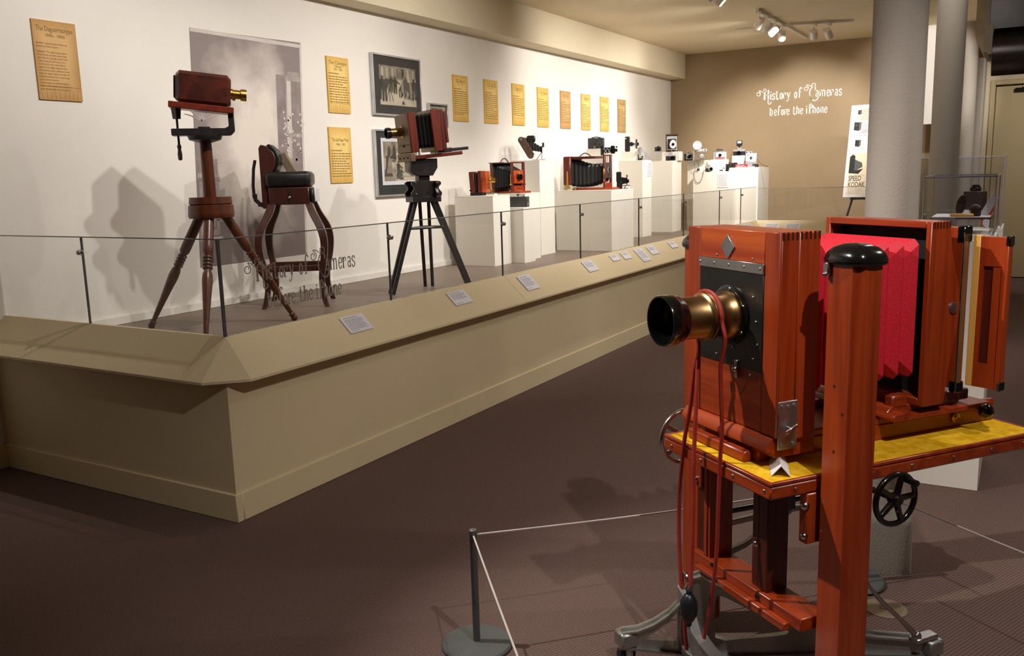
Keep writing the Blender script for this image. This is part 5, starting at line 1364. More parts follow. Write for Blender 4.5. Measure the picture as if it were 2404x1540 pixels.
track([(-2.80, 10.55), (-2.80, 13.2)], [(-2.79, 10.62, (-.4, .3, -.5), True), (-2.79, 10.95, (-.9, .1, -.6), False), (-2.79, 11.3, (-.9, .2, -.6), False), (-2.80, 11.75, (-.2, .9, -.7), False)],
      'white ceiling track with a glaring lamp head near the end wall')
track([(-2.74, 11.85), (-2.0, 12.1)], [(-2.45, 11.95, (-.1, .9, -.6), False), (-2.28, 12.0, (.2, .9, -.7), False)], 'short white ceiling track branching right, with two lamp heads')
track([(-2.70, 6.9), (-2.70, 9.1)], [(-2.70, 8.55, (-.8, .1, -.7), False), (-2.70, 8.85, (-.8, .1, -.7), False), (-2.70, 7.6, (-.8, .0, -.7), False)], 'white ceiling track cut off by the top of the picture')
t = thing('ceiling_fitting', 'slim white linear fitting on the ceiling left of the track lights', 'ceiling light', (-3.42, 11.85, ZC))
MB(RZ(10)).box(0, .62, -.02, .02, -.028, -.001, ch=.004).build('housing', 'white', t)

# ================================================================== acrylic cases at the right
def acrylic_case(x0, x1, y0, y1, z0, z1, parent):
    th = .006
    g = MB().box(x0, x1, y0, y0 + th, z0, z1).build('acrylic_pane', 'acrylic', parent, smooth=False)
    for bx_ in ((x0, x1, y1 - th, y1, z0, z1), (x0, x0 + th, y0 + th, y1 - th, z0, z1), (x1 - th, x1, y0 + th, y1 - th, z0, z1), (x0 + th, x1 - th, y0 + th, y1 - th, z1 - th, z1)):
        MB().box(*bx_).build('acrylic_pane', 'acrylic', parent, smooth=False)
    e = MB(); k = .0026
    for (xa, ya) in ((x0, y0), (x1, y0), (x1, y1), (x0, y1)): e.box(xa - k, xa + k, ya - k, ya + k, z0, z1 + .001)
    for (ya) in (y0, y1): e.box(x0, x1, ya - k, ya + k, z1 - k, z1 + k)
    for (xa) in (x0, x1): e.box(xa - k, xa + k, y0, y1, z1 - k, z1 + k)
    e.build('cemented_edge', 'acrylicedge', parent, smooth=False)
cb = thing('display_case', 'nearer white pedestal with acrylic cover holding small camera items', 'display case', (-0.27, 4.95, 0))
oC = T(.27, -4.95, 0)
X0, X1, Y0, Y1 = -.432, -.112, 4.69, 5.24
MB(oC).box(X0, X1, Y0, Y1, 0, 1.235).build('plinth_body', 'white', cb, bevel=.003)
MB(oC).box(X0 + .02, X1 - .02, Y0 + .02, Y1 - .02, 1.235, 1.255, ch=.003).build('top_panel', 'white', cb)
acrylic_case(X0 + .27 + .006, X1 + .27 - .006, Y0 - 4.95 + .006, Y1 - 4.95 - .006, 1.256, 1.535, cb)
ca = thing('display_case', 'farther white pedestal with a taller acrylic cover near the door', 'display case', (-0.5, 9.2, 0))
MB(T(.5, -9.2, 0)).box(-.86, -.155, 8.87, 9.55, .12, .985).build('plinth_body', 'white', ca, bevel=.003)
MB(T(.5, -9.2, 0)).box(-.84, -.18, 8.90, 9.52, 0, .12).build('recessed_base', 'beige', ca)
MB(T(.5, -9.2, 0)).box(-.86, -.155, 8.87, 8.885, .985, 1.02).box(-.17, -.155, 8.885, 9.55, .985, 1.02).build('rim', 'white', ca)
acrylic_case(-.85 + .5, -.175 + .5, 8.89 - 9.2, 9.53 - 9.2, .987, 1.645, ca)
# contents of the nearer case
t = thing('acrylic_stand', 'white raised acrylic shelf inside the nearer display case', 'stand', (-.27, 4.95, 1.256))
MB().box(-.13, .135, -.16, .16, .072, .08).box(-.13, -.124, -.16, .16, 0, .072).box(.129, .135, -.16, .16, 0, .072).build('acrylic_shelf', 'acrylic', t, smooth=False)
MB().box(-.125, .13, -.15, .15, .0802, .083).build('white_liner', 'paper', t, smooth=False)
zc_ = 1.3395
def item(px, py, y): 
    p_ = ony(px, py, y); return p_
p_ = item(2288, 486, 5.06)
a = thing('box_camera', 'dark box camera with square top inside the nearer display case', 'camera', (p_.x, 5.05, zc_), -28, 'items in the display case')
MB().box(-.04, .04, -.04, .04, .018, .115, ch=.003).build('body', 'darkgrey', a)
MB().box(-.045, .045, -.045, .045, 0, .018).build('white_base', 'paper', a)
q = MB(); q.box(-.02, .02, -.02, .02, .115, .135, ch=.003).lathe([(.02, .135), (.02, .14), (.016, .148)], 14); q.build('top_viewer', 'black', a)
p_ = item(2310, 490, 4.93)
a = thing('info_card', 'white leaning card with orange edge in the nearer display case', 'card', (p_.x, 4.93, zc_), 20, 'items in the display case')
MB(RX(0) @ RY(28)).box(-.018, .018, 0, .003, 0, .11).build('card', 'paper', a, smooth=False)
MB(T(.03, .02, 0) @ RY(20)).box(-.012, .012, 0, .02, 0, .06).build('orange_edge', 'orange', a, smooth=False)
p_ = item(2290, 503, 4.86)
a = thing('pocket_camera', 'tiny black folding camera lying open in the nearer display case', 'camera', (p_.x, 4.86, zc_), -20, 'items in the display case')
MB().box(-.02, .022, -.012, .012, 0, .042, ch=.003).box(-.04, -.02, -.012, .012, 0, .012, ch=.002).build('body', 'black', a)
MB().tube([(.02 * math.cos(R(k)), -.004, .042 + .012 * math.sin(R(k))) for k in range(0, 181, 30)], .003, 6).build('wire_handle', 'dull', a)
p_ = item(2266, 495, 4.98)
a = thing('paper_tag', 'small white square paper beside the dark box camera', 'card', (p_.x, 4.97, zc_), 0, 'items in the display case')
MB(RX(-35)).box(-.016, .016, -.001, .001, 0, .03).build('tag', 'paper', a, smooth=False)
p_ = item(2256, 480, 4.95)
a = thing('oval_case', 'dark oval case standing half hidden by a column in the nearer display case', 'case', (p_.x - .01, 4.96, zc_), 10, 'items in the display case')
MB(RY(10)).prism([(.022 * math.cos(R(k)), .05 + .05 * math.sin(R(k))) for k in range(0, 360, 20)], 'y', -.008, .008).build('oval_body', 'black', a)
p_ = item(2262, 509, 4.84)
a = thing('wooden_tray', 'small pale wooden tray at the front of the nearer display case', 'tray', (p_.x, 4.83, zc_), 0, 'items in the display case')
MB().box(-.06, .045, -.016, .016, 0, .014, ch=.005).build('tray_body', 'maple', a)
a = thing('paper_tag', 'white card lying in the taller acrylic case', 'card', (-.22, 8.95, .987), 0, 'items in the display case')
MB(RX(-60)).box(-.06, .045, -.002, .002, .0, .08).build('tag', 'paper', a, smooth=False)
# ring with label seen through the far case
a = thing('round_emblem', 'small round red-rimmed disc inside the taller acrylic case', 'disc', (-.27, 9.0, .99), 0, 'items in the display case')
MB(T(0, 0, .07) @ RX(90)).lathe([(.05, 0), (.05, .01), (.06, .01), (.06, 0)], 20, 0).build('rim', 'orange', a)
MB(T(0, .0, .07) @ RX(90)).lathe([(.05, .002), (.05, .008)], 20).build('face', 'paper', a)

# ================================================================== rope barrier
def stanchion(x, y, label):
    t = thing('stanchion', label, 'stanchion', (x, y, 0), 0, 'low rope stanchions')
    MB().lathe([(.118, 0), (.122, .004), (.122, .010), (.116, .016), (.02, .018), (.013, .02)], 40).build('base_disc', 'greymetal', t)
    MB().lathe([(.0125, .018), (.0125, .405), (.0135, .407), (.0135, .423), (.011, .425)], 16).build('post', 'greymetal', t)
    return Vector((x, y, .405))
s1 = onz(1120, 1515, 0); s2 = onz(1999, 1366, 0)
S1 = stanchion(s1.x, s1.y, 'low grey rope stanchion on the open carpet left of the red bellows camera')
S2 = stanchion(s2.x, s2.y, 'low grey rope stanchion mostly hidden behind the red bellows camera')
e3 = onz(1510, 1750, .10); S3 = stanchion(-.62, 1.28, 'low grey rope stanchion just below the picture')
S4 = stanchion(.62, 2.62, 'low grey rope stanchion just right of the picture')
for A_, B_, lab in ((S1, S2, 'thin pale rope running behind the red bellows camera'), (S2, S4, 'thin pale rope crossing the carpet at the right edge'), (S1, S3, 'thin pale rope slanting down from the left stanchion')):
    d_ = (B_ - A_); L = Vector((d_.x, d_.y, 0)).length; un = Vector((d_.x, d_.y, 0)).normalized()
    a_ = A_ + un * .014; b2 = B_ - un * .014
    t = thing('rope', lab, 'rope', a_, 0, 'barrier ropes')
    o_ = MB()
    o_.tube([(b2 - a_) * (k / 12) + Vector((0, 0, -.012 * math.sin(math.pi * k / 12))) for k in range(13)], .0032, 6)
    o_.build('cord', 'rope', t)
sl_ = thing('floor_outlet', 'round yellowish floor outlet cover on the carpet behind the camera stand', 'floor outlet', onz(2078, 1429, 0))
MB().lathe([(.075, .0), (.075, .003), (.07, .005), (.055, .005), (.052, .003), (.001, .003)], 32).build('cover_ring', 'olive', sl_)
MB().box(-.02, .02, -.012, .012, .003, .0045).build('outlet_lid', 'tan', sl_)

# ================================================================== the large studio camera in the foreground
def Sx(lx): return -(lx - 2.10)
def Sy(ly): return ly - 2.0
th_ = R(52.93)
Vv = Vector((math.cos(th_), math.sin(th_), 0)); Uu = Vector((-math.sin(th_), math.cos(th_), 0))
org = Uu * 2.10 + Vv * 2.0
st = thing('studio_camera', 'large red-brown wooden studio camera with bright red bellows on an elevating stand', 'camera', (org.x, org.y, 0), math.degrees(math.atan2(-Uu.y, -Uu.x)))
CH, CHX, CHY = 'cherry', 'cherryx', 'cherryy'
# stand posts: octagonal
def octpost(x0, x1, y0, y1, z0, z1, c):
    p = [(x0 + c, y0), (x1 - c, y0), (x1, y0 + c), (x1, y1 - c), (x1 - c, y1), (x0 + c, y1), (x0, y1 - c), (x0, y0 + c)]
    return MB().prism(p, 'z', z0, z1)
for s in (-1, 1):
    x0, x1 = (.270, .400) if s > 0 else (-.400, -.270)
    po = octpost(x0, x1, -.335, -.235, .045, 1.345, .022).build('post', CH, st, smooth=False)
    xc, yc = (x0 + x1) / 2, -.285
    def cap(k, z): 
        return [(xc + .078 * k * math.copysign(abs(math.cos(R(a))) ** .62, math.cos(R(a))), yc + .062 * k * math.copysign(abs(math.sin(R(a))) ** .62, math.sin(R(a))), z) for a in range(0, 360, 15)]
    MB().loft([cap(.94, 1.346), cap(1.0, 1.352), cap(1.0, 1.360), cap(.92, 1.374), cap(.7, 1.390), cap(.4, 1.398), cap(.1, 1.401)]).build('post_cap', 'blackgloss', po)
    q = MB()
    yy = -.345
    xs_ = x0 + .022 if s > 0 else x1 - .022
    q.box(xs_ - .011, xs_ + .011, yy - .001, yy + .011, 1.312, 1.35, ch=.003).ball((xs_, yy - .003, 1.318), .006)
    q.build('cap_strap', 'chrome', po)
    q = MB()
    for (fx_, z_) in ((.45, 1.02), (.7, .95), (.5, .84)):
        q.lathe([(.001, 0), (.004, .0), (.004, .0006)], 8, 0, T(x0 + (x1 - x0) * fx_, -.3355, z_) @ RX(90))
    q.build('screw_hole', 'blackmatte', po)
# table
tb_ = MB().box(-.266, .266, -.487, .58, .700, .740, ch=.006)
tb_.build('table_frame', CHX, st)
q = MB()
for (a, b_, c, d) in ((-.266, .266, -.487, -.475), (-.266, .266, .568, .58), (-.266, -.254, -.475, .568), (.254, .266, -.475, .568)): q.box(a, b_, c, d, .740, .7505)
q.build('table_lip', CHX, st, bevel=.002)
MB().box(-.254, .254, -.475, .568, .7402, .7492).build('felt_top', 'felt', st, smooth=False)
q = MB()
for x in (-.22, -.06, .10, .24): q.ball((x, -.4885, .722), .0055, 0, 10, (1, .5, 1))
for y in (-.40, -.12, .03, .20, .36, .50):
    for x in (-.2675, .2675): q.ball((x, y, .722), .0055, 0, 10, (.5, 1, 1))
q.build('trim_stud', 'chrome', st)
# carriage brackets that ride on the posts
for s in (-1, 1):
    q = MB().box(s * .235, s * .268, -.36, -.20, .55, .70, ch=.004)
    q.build('slide_bracket', 'cherry', st)
    q = MB(); q.ball((s * .262, -.362, .665), .013).ball((s * .262, -.362, .575), .011); q.build('bracket_bolt', 'chrome', st)
# lower stretcher with stepped front ledge
MB().box(-.268, .268, -.37, -.27, .285, .325, ch=.003).build('stretcher', CHX, st)
MB().box(-.22, .225, -.395, -.371, .272, .296, ch=.003).build('stretcher_ledge', CHX, st)
q = MB()
for x, z in ((-.15, .318), (.08, .312)): q.cyl((x, -.372, z), (x, -.378, z), .007)
q.build('ledge_stud', 'blackmatte', st)
MB().box(.020, .052, -.35, -.275, .325, .70, ch=.003).box(.056, .098, -.355, -.275, .325, .70, ch=.003).build('rack_post', 'darkcherry', st)
MB(T(.054, -.36, .47)).ball((0, 0, 0), .011).build('rack_knob', 'chrome', st)
MB().box(-.262, -.215, -.35, -.262, .305, .70, ch=.003).build('guide_board', 'darkcherry', st)
MB().box(-.215, -.195, -.365, -.345, .30, .70, ch=.003).box(-.195, -.185, -.36, -.27, .32, .70).build('guide_rail', CH, st)
# cast iron base: a long diagonal casting, a front arm and a rear bracket
def roundtri(pts):
    return [(p.x, p.y) for p in catmull([(a, b_, 0) for a, b_ in pts], 2, True)]
fA, fB = Vector((Sx(2.335), Sy(1.335), 0)), Vector((Sx(1.868), Sy(2.205), 0))
dAB = (fB - fA); LAB = dAB.length; dAB.normalize()
CM = frame(fA, dAB, (0, 0, 1), dAB.cross(Vector((0, 0, 1))))
top_ = [(-.012, .108), (.0, .114), (.05, .122), (.10, .145), (.15, .182), (.185, .222), (.21, .27), (.225, .31), (.25, .318), (.275, .30), (.33, .275), (.44, .215), (.54, .168), (.66, .14), (.80, .122), (LAB - .02, .112), (LAB + .012, .108)]
bot_ = [(LAB + .012, .062), (LAB - .05, .062), (.62, .06), (.45, .048), (.25, .04), (.10, .055), (.03, .062), (-.012, .062)]
hol_ = [roundtri([(.075, .088), (.09, .102), (.15, .15), (.19, .20), (.205, .19), (.205, .10), (.195, .086)]), roundtri([(.30, .10), (.30, .23), (.315, .245), (.36, .225), (.52, .135), (.53, .122), (.50, .112), (.38, .098)])]
MB(CM).prism(top_ + bot_, 'z', -.011, .011, 0, None, hol_).build('diagonal_casting', 'iron', st, bevel=.003)
q = MB(CM)
for ln_ in (top_, bot_):
    for (xa, za), (xb, zb) in zip(ln_[:-1], ln_[1:]):
        q.add([(xa, za, -.024), (xa, za, .024), (xb, zb, .024), (xb, zb, -.024), (xa, za - .007, -.024), (xa, za - .007, .024), (xb, zb - .007, .024), (xb, zb - .007, -.024)],
              [(0, 3, 2, 1), (4, 5, 6, 7), (0, 1, 5, 4), (2, 3, 7, 6), (1, 2, 6, 5), (3, 0, 4, 7)])
q.build('casting_flange', 'iron', st)
# front arm seen as a curved rib below the bulb
ra = [Vector((Sx(a_), Sy(b_), z_)) for a_, b_, z_ in ((2.19, 1.50, .235), (2.15, 1.485, .195), (2.10, 1.49, .158), (2.05, 1.50, .13), (1.98, 1.50, .112), (1.90, 1.50, .105), (1.82, 1.495, .102))]
ra = catmull(ra, 4)
rings = []
for p_ in ra: rings.append([(p_.x, p_.y - .022, p_.z), (p_.x, p_.y + .022, p_.z), (p_.x, p_.y + .022, p_.z - .012), (p_.x, p_.y + .012, p_.z - .012), (p_.x, p_.y + .012, max(.05, p_.z - .09)), (p_.x, p_.y - .012, max(.05, p_.z - .09)), (p_.x, p_.y - .012, p_.z - .012), (p_.x, p_.y - .022, p_.z - .012)])
MB().loft(rings).build('front_arm', 'iron', st)
MB().prism([(Sx(2.25), .05), (Sx(2.25), .28), (Sx(2.19), .24), (Sx(2.12), .14), (Sx(2.05), .06), (Sx(2.05), .05)], 'y', Sy(1.49), Sy(1.51), 0, None, [roundtri([(Sx(2.225), .08), (Sx(2.225), .18), (Sx(2.20), .19), (Sx(2.14), .09), (Sx(2.15), .075)])]).build('arm_web', 'iron', st, bevel=.003)
MB(T(Sx(2.232), Sy(1.52), -.02)).tube([(.016 * math.cos(R(k)), -.012, .318 + .022 * math.sin(R(k))) for k in range(0, 181, 20)] + [(-.016, -.012, .27)], .006, 8).build('hook', 'chrome', st)
for p_ in (fA + dAB * .012, fB - dAB * .012, Vector((Sx(1.84), Sy(1.495), 0))):
    q = MB(Matrix.Translation(p_)); q.box(-.03, .03, -.03, .03, .060, .112, ch=.006).box(-.024, -.016, -.012, .012, .026, .062).box(.016, .024, -.012, .012, .026, .062).cyl((-.028, 0, .031), (.028, 0, .031), .007)
    q.build('castor_bracket', 'iron', st)
    MB(Matrix.Translation(p_) @ T(0, 0, .031)).lathe([(.012, -.012), (.03, -.012), (.031, -.006), (.031, .006), (.03, .012), (.012, .012)], 20, 0, RY(90)).build('castor_wheel', 'rubber', st)
xa = Sx(2.333)
MB().prism([(-.30, .42), (.02, .425), (.16, .41), (.16, .395), (.02, .405), (-.0, .395), (-.02, .375), (-.18, .31), (-.30, .28), (-.30, .30), (-.18, .33), (-.06, .375), (-.04, .405), (-.30, .40)], 'x', xa - .010, xa + .010).build('strut_casting', 'iron', st, bevel=.002)
MB().cyl((xa + .004, -.26, .455), (xa + .004, .17, .445), .011).box(xa - .02, xa + .025, -.03, .02, .415, .48, ch=.006).build('brake_rod', 'blackgloss', st)
# lever at the rear right castor
q = MB(); q.tube(catmull([(.205, -.06, .34), (.206, .0, .27), (.215, .07, .20), (.226, .13, .135)], 5), [.006] * 4 + [.008] * 8 + [.010] * 4, 8).ball((.226, .132, .132), .016)
q.box(.205, .245, .12, .21, .112, .128, ch=.004); q.build('brake_lever', 'chrome', st)
# hand wheels
def handwheel(x, y, z, s, rw):
    t = MB(T(x, y, z) @ RY(90))
    t.tube([(rw * math.cos(R(a)), rw * math.sin(R(a)), 0) for a in range(0, 360, 12)], .0085, 10, 0, None, True)
    w_ = t.build('hand_wheel', 'blackgloss' if s > 0 else 'chrome', st)
    q = MB(T(x, y, z) @ RY(90)).lathe([(.016, -.016), (.018, -.01), (.018, .01), (.014, .016)], 16)
    for k in range(5):
        a = R(20 + 72 * k); q.cyl((.014 * math.cos(a), .014 * math.sin(a), 0), ((rw - .004) * math.cos(a), (rw - .004) * math.sin(a), 0), .010, .008, 8)
    q.build('wheel_spokes', 'blackgloss' if s > 0 else 'iron', w_)
    MB().cyl((x - s * .02, y, z), (s * .25, y, z), .009).build('wheel_shaft', 'blackgloss', w_)
    MB(T(x, y, z)).cyl((0, .035, .052), (s * .04, .035, .052), .009).build('crank_grip', 'blackgloss', w_)
handwheel(.365, -.135, .680, 1, .072)
handwheel(-.425, -.300, .672, -1, .094)
# bed rail and front sill
MB().box(-.165, .103, -.40, .568, .7495, .80, ch=.004).build('bed_rail', CHY, st)
MB().box(.083, .103, -.25, .568, .80, .822, ch=.004).box(-.165, -.145, -.25, .568, .80, .822, ch=.004).build('rail_strip', CHY, st)
MB().box(-.200, .087, -.44, -.41, .7495, .783, ch=.005).build('front_sill', CHX, st)
pf = [(-.42, .80), (-.42, .815), (-.405, .835), (-.392, .842), (-.25, .842), (-.25, .78), (-.392, .78), (-.392, .79), (-.405, .80)]
MB().prism(pf, 'x', -.262, .165).build('base_moulding', CHX, st)
MB().box(-.195, .10, -.39, -.26, .7505, .782, ch=.003).build('base_block', CHX, st)
# front box
bxl, bxr = -.262, .176
f0, f1, fz0, fz1 = -.40, -.335, .82, 1.424
MB().box(bxl, bxr, f0 + .006, f1, fz0 + .02, fz1, ch=.003).build('front_box', CH, st)
MB().box(bxl, bxr, f1 + .0015, -.258, fz0 + .01, fz1 - .001, ch=.003).build('rear_box', CH, st)
for a_, c_ in ((bxl, bxl + .068), (.112, bxr)): MB().box(a_, c_, f0, f0 + .008, .842, fz1, ch=.002).build('front_stile', CH, st)
MB().box(bxl + .068, .112, f0 + .001, f0 + .008, 1.333, fz1, ch=.002).build('top_panel', 'figured', st)
MB().box(bxl + .068, .112, f0 + .002, f0 + .008, .842, 1.02, ch=.002).build('lower_panel', CHX, st)
q = MB()
for k in range(9): q.box(bxr - .0004, bxr + .0006, f0 + .008 + k * .0155, f0 + .0155 + k * .0155, fz1 - .022, fz1 - .0005)
q.build('finger_joint', 'darkcherry', st, smooth=False)
dm = Vector((Sx(2.155), 0, 1.372))
MB().prism([(dm.x - .033, dm.z), (dm.x, dm.z - .037), (dm.x + .033, dm.z), (dm.x, dm.z + .037)], 'y', f0 - .004, f0 + .001).build('diamond_badge', 'dull', st, bevel=.0012)
MB().box(bxl + .068, .112, f0 - .003, f0 + .004, 1.018, 1.318, ch=.002).build('lens_board', 'blackgloss' if False else 'black', st)
MB().box(bxl + .066, .114, f0 - .006, f0 + .001, 1.304, 1.334, ch=.001).build('retaining_strip', 'chrome', st)
q = MB()
for k in range(5): q.ball((bxl + .074 + k * .072, f0 - .006, 1.319), .005, 0, 8, (1, .4, 1))
for x, z in ((-.11, 1.345), (.06, 1.345)): q.ball((x, f0 - .0002, z), .003, 0, 8)
q.build('strip_screw', 'dull', st)['kind'] = 'stuff'
q = MB(); q.box(Sx(2.098) - .006, Sx(2.098) + .006, f0 - .012, f0, .985, 1.04, ch=.002).ball((Sx(2.098), f0 - .013, 1.012), .008); q.build('turn_catch', 'chrome', st)
q = MB()
for a_, zz in ((.07, 1.235), (.092, 1.10), (.075, 1.055), (-.02, 1.075), (-.10, 1.04), (.062, 1.005), (.085, 1.165)): q.ball((a_, f0 - .004, zz), .0038, 0, 8)
q.build('board_screw', 'chrome', st)
# lens (axis towards -y)
LX, LZ = Sx(2.135), 1.172
LM = T(LX, f0 - .002, LZ) @ RX(90)
ln = MB(LM).lathe([(.088, 0), (.088, .007), (.082, .010), (.07, .010), (.001, .010)], 40).build('lens_flange', 'blackgloss', st)
q = MB(LM)
for k in range(6): 
    a = R(25 + 60 * k); q.ball((.079 * math.cos(a), .079 * math.sin(a), .010), .0045, 0, 8)
q.build('flange_screw', 'chrome', ln)
bl_ = MB(LM).lathe([(.070, .010), (.073, .014), (.073, .024), (.068, .032), (.0645, .042), (.063, .066), (.066, .074), (.0715, .082), (.072, .090), (.069, .094), (.072, .098), (.072, .104), (.066, .108), (.0625, .114), (.062, .196)], 40, 0, None, False)
bl_.build('brass_barrel', 'brass', st)
MB(LM).lathe([(.062, .188), (.069, .190), (.070, .196), (.073, .206), (.0745, .210), (.0745, .242), (.073, .246), (.069, .246), (.066, .22), (.062, .18), (.052, .13), (.001, .128)], 40, 0, None, False).build('lens_hood', 'blackgloss', st)
MB(LM).lathe([(.05, .125), (.03, .133), (.001, .137)], 28, 0, None, False).build('front_element', 'lensglass', st)
# side plate with thumb screw
q = MB().box(bxr, bxr + .005, -.395, -.327, .806, .948, ch=.002).build('lock_plate', 'dull', st, bevel=.001)
w_ = MB()
for y, z in ((-.383, .934), (-.339, .934), (-.383, .820), (-.339, .820), (-.361, .932)): w_.lathe([(.006, 0), (.006, .002), (.001, .003)], 10, 0, T(bxr + .005, y, z) @ RY(90))
w_.build('plate_screw', 'iron', q)['kind'] = 'stuff'
w_ = MB(T(bxr + .005, -.361, .87)); w_.cyl((0, 0, 0), (.022, 0, 0), .005).box(.016, .022, -.022, .022, -.004, .006, 0, RX(25), .001); w_.build('thumb_screw', 'chrome', q)
# red bellows
n_ = 7; rings = []
ys, ye = -.258, .158
for i in range(2 * n_ + 1):
    k = i / (2 * n_); ins = .026 if i % 2 == 0 else 0.0
    x0, x1, z0, z1 = -.245 + ins, .160 - ins, .955 + ins * .8, 1.378 - ins
    y = ys + (ye - ys) * k; c = .016 if i % 2 else .03
    rings.append([(x0 + c, y, z0), (x1 - c, y, z0), (x1, y, z0 + c), (x1, y, z1 - c), (x1 - c, y, z1), (x0 + c, y, z1), (x0, y, z1 - c), (x0, y, z0 + c)])
MB().loft(rings).build('red_bellows', 'redcloth', st, smooth=False)
# rear standard: open box frame with shaped side boards
rb0, rb1 = .156, .235
side = [(rb0, .862), (rb0, 1.428), (rb1 - .005, 1.428), (rb1 + .002, 1.40), (rb1 + .012, 1.34), (rb1 + .05, 1.22), (rb1 + .058, 1.165), (rb1 + .05, 1.10), (rb1 + .022, .96), (rb1 + .012, .872), (rb1 + .005, .862)]
for (a, b_) in ((.158, .178), (-.262, -.242)): MB().prism(side, 'x', a, b_).build('side_board', CH, st, bevel=.002)
MB().box(-.242, .158, rb0, rb1 - .006, 1.408, 1.429, ch=.002).build('top_board', CHX, st)
MB().box(-.242, .158, rb0, rb1, .862, .885, ch=.002).build('bottom_board', CHX, st)
MB().box(-.242, .158, rb0 + .05, rb0 + .06, .885, 1.408).build('inner_panel', 'blackmatte', st)
q = MB()
for k in range(6): q.box(.1778, .1788, rb0 + .008 + k * .0125, rb0 + .0145 + k * .0125, 1.408, 1.4275)
q.build('finger_joint', 'darkcherry', st, smooth=False)
MB(T(.178, .262, 1.163) @ RY(90)).lathe([(.018, 0), (.018, .004), (.016, .005), (.001, .005)], 20).build('pivot_disc', 'dull', st)
# carriage below the rear standard
MB().prism([(.08, .862), (.30, .862), (.37, .85), (.37, .84), (.06, .84)], 'x', -.20, .13).build('carriage_block', CHX, st, bevel=.002)
cm = [(.06, .822), (.05, .832), (.06, .845), (.13, .85), (.13, .838), (.47, .838), (.47, .822)]
MB().prism(cm, 'x', -.22, .165).build('carriage', CHX, st, bevel=.002)
MB().box(.095, .13, .085, .15, .85, .895, ch=.006).build('carriage_cheek', CHY, st)
MB().box(-.15, .14, .24, .40, .85, .885, ch=.004).build('rear_block', 'darkcherry', st)
q = MB(T(.165, .43, .815) @ RY(90)); q.cyl((0, 0, -.06), (0, 0, .0), .006); q.build('knob_shaft', 'chrome', st)
MB(T(.182, .43, .815)).ball((0, 0, 0), .024).build('focus_knob', 'blackgloss', st)
MB(T(.103, .385, .783) @ RY(90)).lathe([(.018, 0), (.018, .008), (.015, .009), (.012, .006), (.006, .007), (.005, .011), (.001, .012)], 20).build('lock_knob', 'brightbrass', st)
# back frame and swung-open ground glass back
MB().box(-.255, .174, .296, .325, .90, 1.405, ch=.004).build('back_frame', CH, st)
for a_, c_ in ((1.36, 1.41), (.888, .925)): MB().box(.15, .178, .293, .329, a_, c_, ch=.004).build('corner_bracket', 'blackgloss', st)
MB().box(.1745, .1775, .294, .312, .90, 1.39).build('hinge_strip', 'dull', st)
hd = T(.182, .335, 0) @ RZ(14)
MB(hd).box(0.0, .022, -.012, .012, .915, 1.382, ch=.002).build('hinge_stile', 'maple', st)
q = MB(hd).box(.022, .034, -.012, .012, .915, 1.378).box(.088, .106, -.016, .012, .915, 1.378, ch=.002).box(.034, .088, -.012, .012, 1.29, 1.378).box(.034, .088, -.012, .012, .915, .99)
q.build('back_door', CH, st)
MB(hd).box(.034, .062, -.004, .004, .99, 1.29).build('door_panel', 'darkcherry', st)
MB(hd).box(.062, .088, -.010, .008, .99, 1.29).build('door_slide', CH, st)
for a_, c_ in ((1.352, 1.382), (.912, .94)): MB(hd).box(.096, .1085, -.018, .014, a_, c_, ch=.003).build('door_corner', 'blackgloss', st)
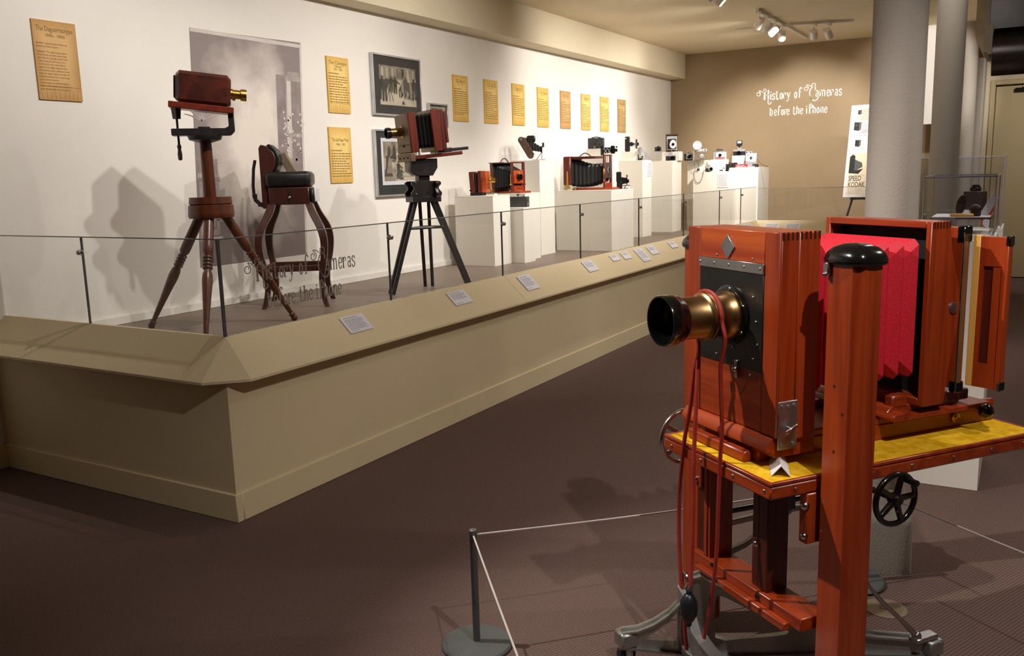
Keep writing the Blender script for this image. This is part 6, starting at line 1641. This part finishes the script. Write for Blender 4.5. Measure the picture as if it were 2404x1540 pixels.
# ------------------------------------------------------------------ shutter hose and bulb
hz = thing('air_release', 'red rubber hose looped over the brass lens with a black squeeze bulb', 'shutter release', (org.x, org.y, 0), math.degrees(math.atan2(-Uu.y, -Uu.x)))
yh = f0 - .088
rr_ = .0755
loop = [(LX + rr_ * math.cos(R(a)), yh, LZ + rr_ * math.sin(R(a))) for a in range(205, -25, -15)]
def loc(px, py, ly):
    d_ = ray(px, py); p_ = EYE + d_ * ((ly - EYE.dot(Vv)) / d_.dot(Vv)); return (Sx(p_.dot(Uu)), Sy(ly), p_.z)
lyh = yh + 2.0
right = [loc(x, y, lyh - .002 * i) for i, (x, y) in enumerate(((1702, 800), (1692, 860), (1693, 925), (1695, 1010), (1690, 1090), (1686, 1200), (1682, 1300), (1668, 1420), (1652, 1500), (1640, 1560)))]
left = [loc(x, y, lyh - .002 * i) for i, (x, y) in enumerate(((1640, 812), (1630, 870), (1620, 960), (1606, 1040), (1596, 1150), (1594, 1250), (1598, 1350), (1606, 1450), (1614, 1560)))]
MB().tube(catmull(left[::-1] + loop[2:-1] + right, 4), .0066, 8).build('hose', 'redrubber', hz)
mid = [loc(x, y, lyh + .006 - .013 * i) for i, (x, y) in enumerate(((1640, 812), (1636, 900), (1632, 1000), (1628, 1100), (1627, 1200), (1624, 1300), (1621, 1374)))]
MB().tube(catmull(mid, 4), .0066, 8).build('hose', 'redrubber', hz)
bt_ = loc(1617, 1427, lyh - .074)
MB(T(*bt_) @ Matrix.Diagonal((1.15, 1.15, 1.05, 1))).lathe([(.006, .055), (.008, .05), (.008, .044), (.013, .040), (.022, .022), (.024, .002), (.0238, -.002), (.022, -.02), (.014, -.038), (.009, -.044), (.008, -.055), (.005, -.058)][::-1], 24).build('bulb', 'rubber', hz)
# folded place card on the felt
pc = onz(1829, 1097, .7505)
t = thing('place_card', 'folded white card warning do not touch on the yellow felt', 'card', (pc.x, pc.y, .7505), 17)
MB().prism([(-.026, 0), (-.0245, 0), (0, .0285), (.0245, 0), (.026, 0), (0, .030)], 'y', -.078, .078).build('folded_card', 'paper', t, smooth=False)
n_c = Vector((-.030, 0, .026)).normalized()
text('printed_text', 'Please\nDO NOT\nTOUCH', .013, frame(Vector((-.0075, .066, .0213)) + n_c * .0006, (0, -1, 0), Vector((.026, 0, .030)).normalized(), n_c), 'paleink', t, 'LEFT', 1.6, .0002, .72)
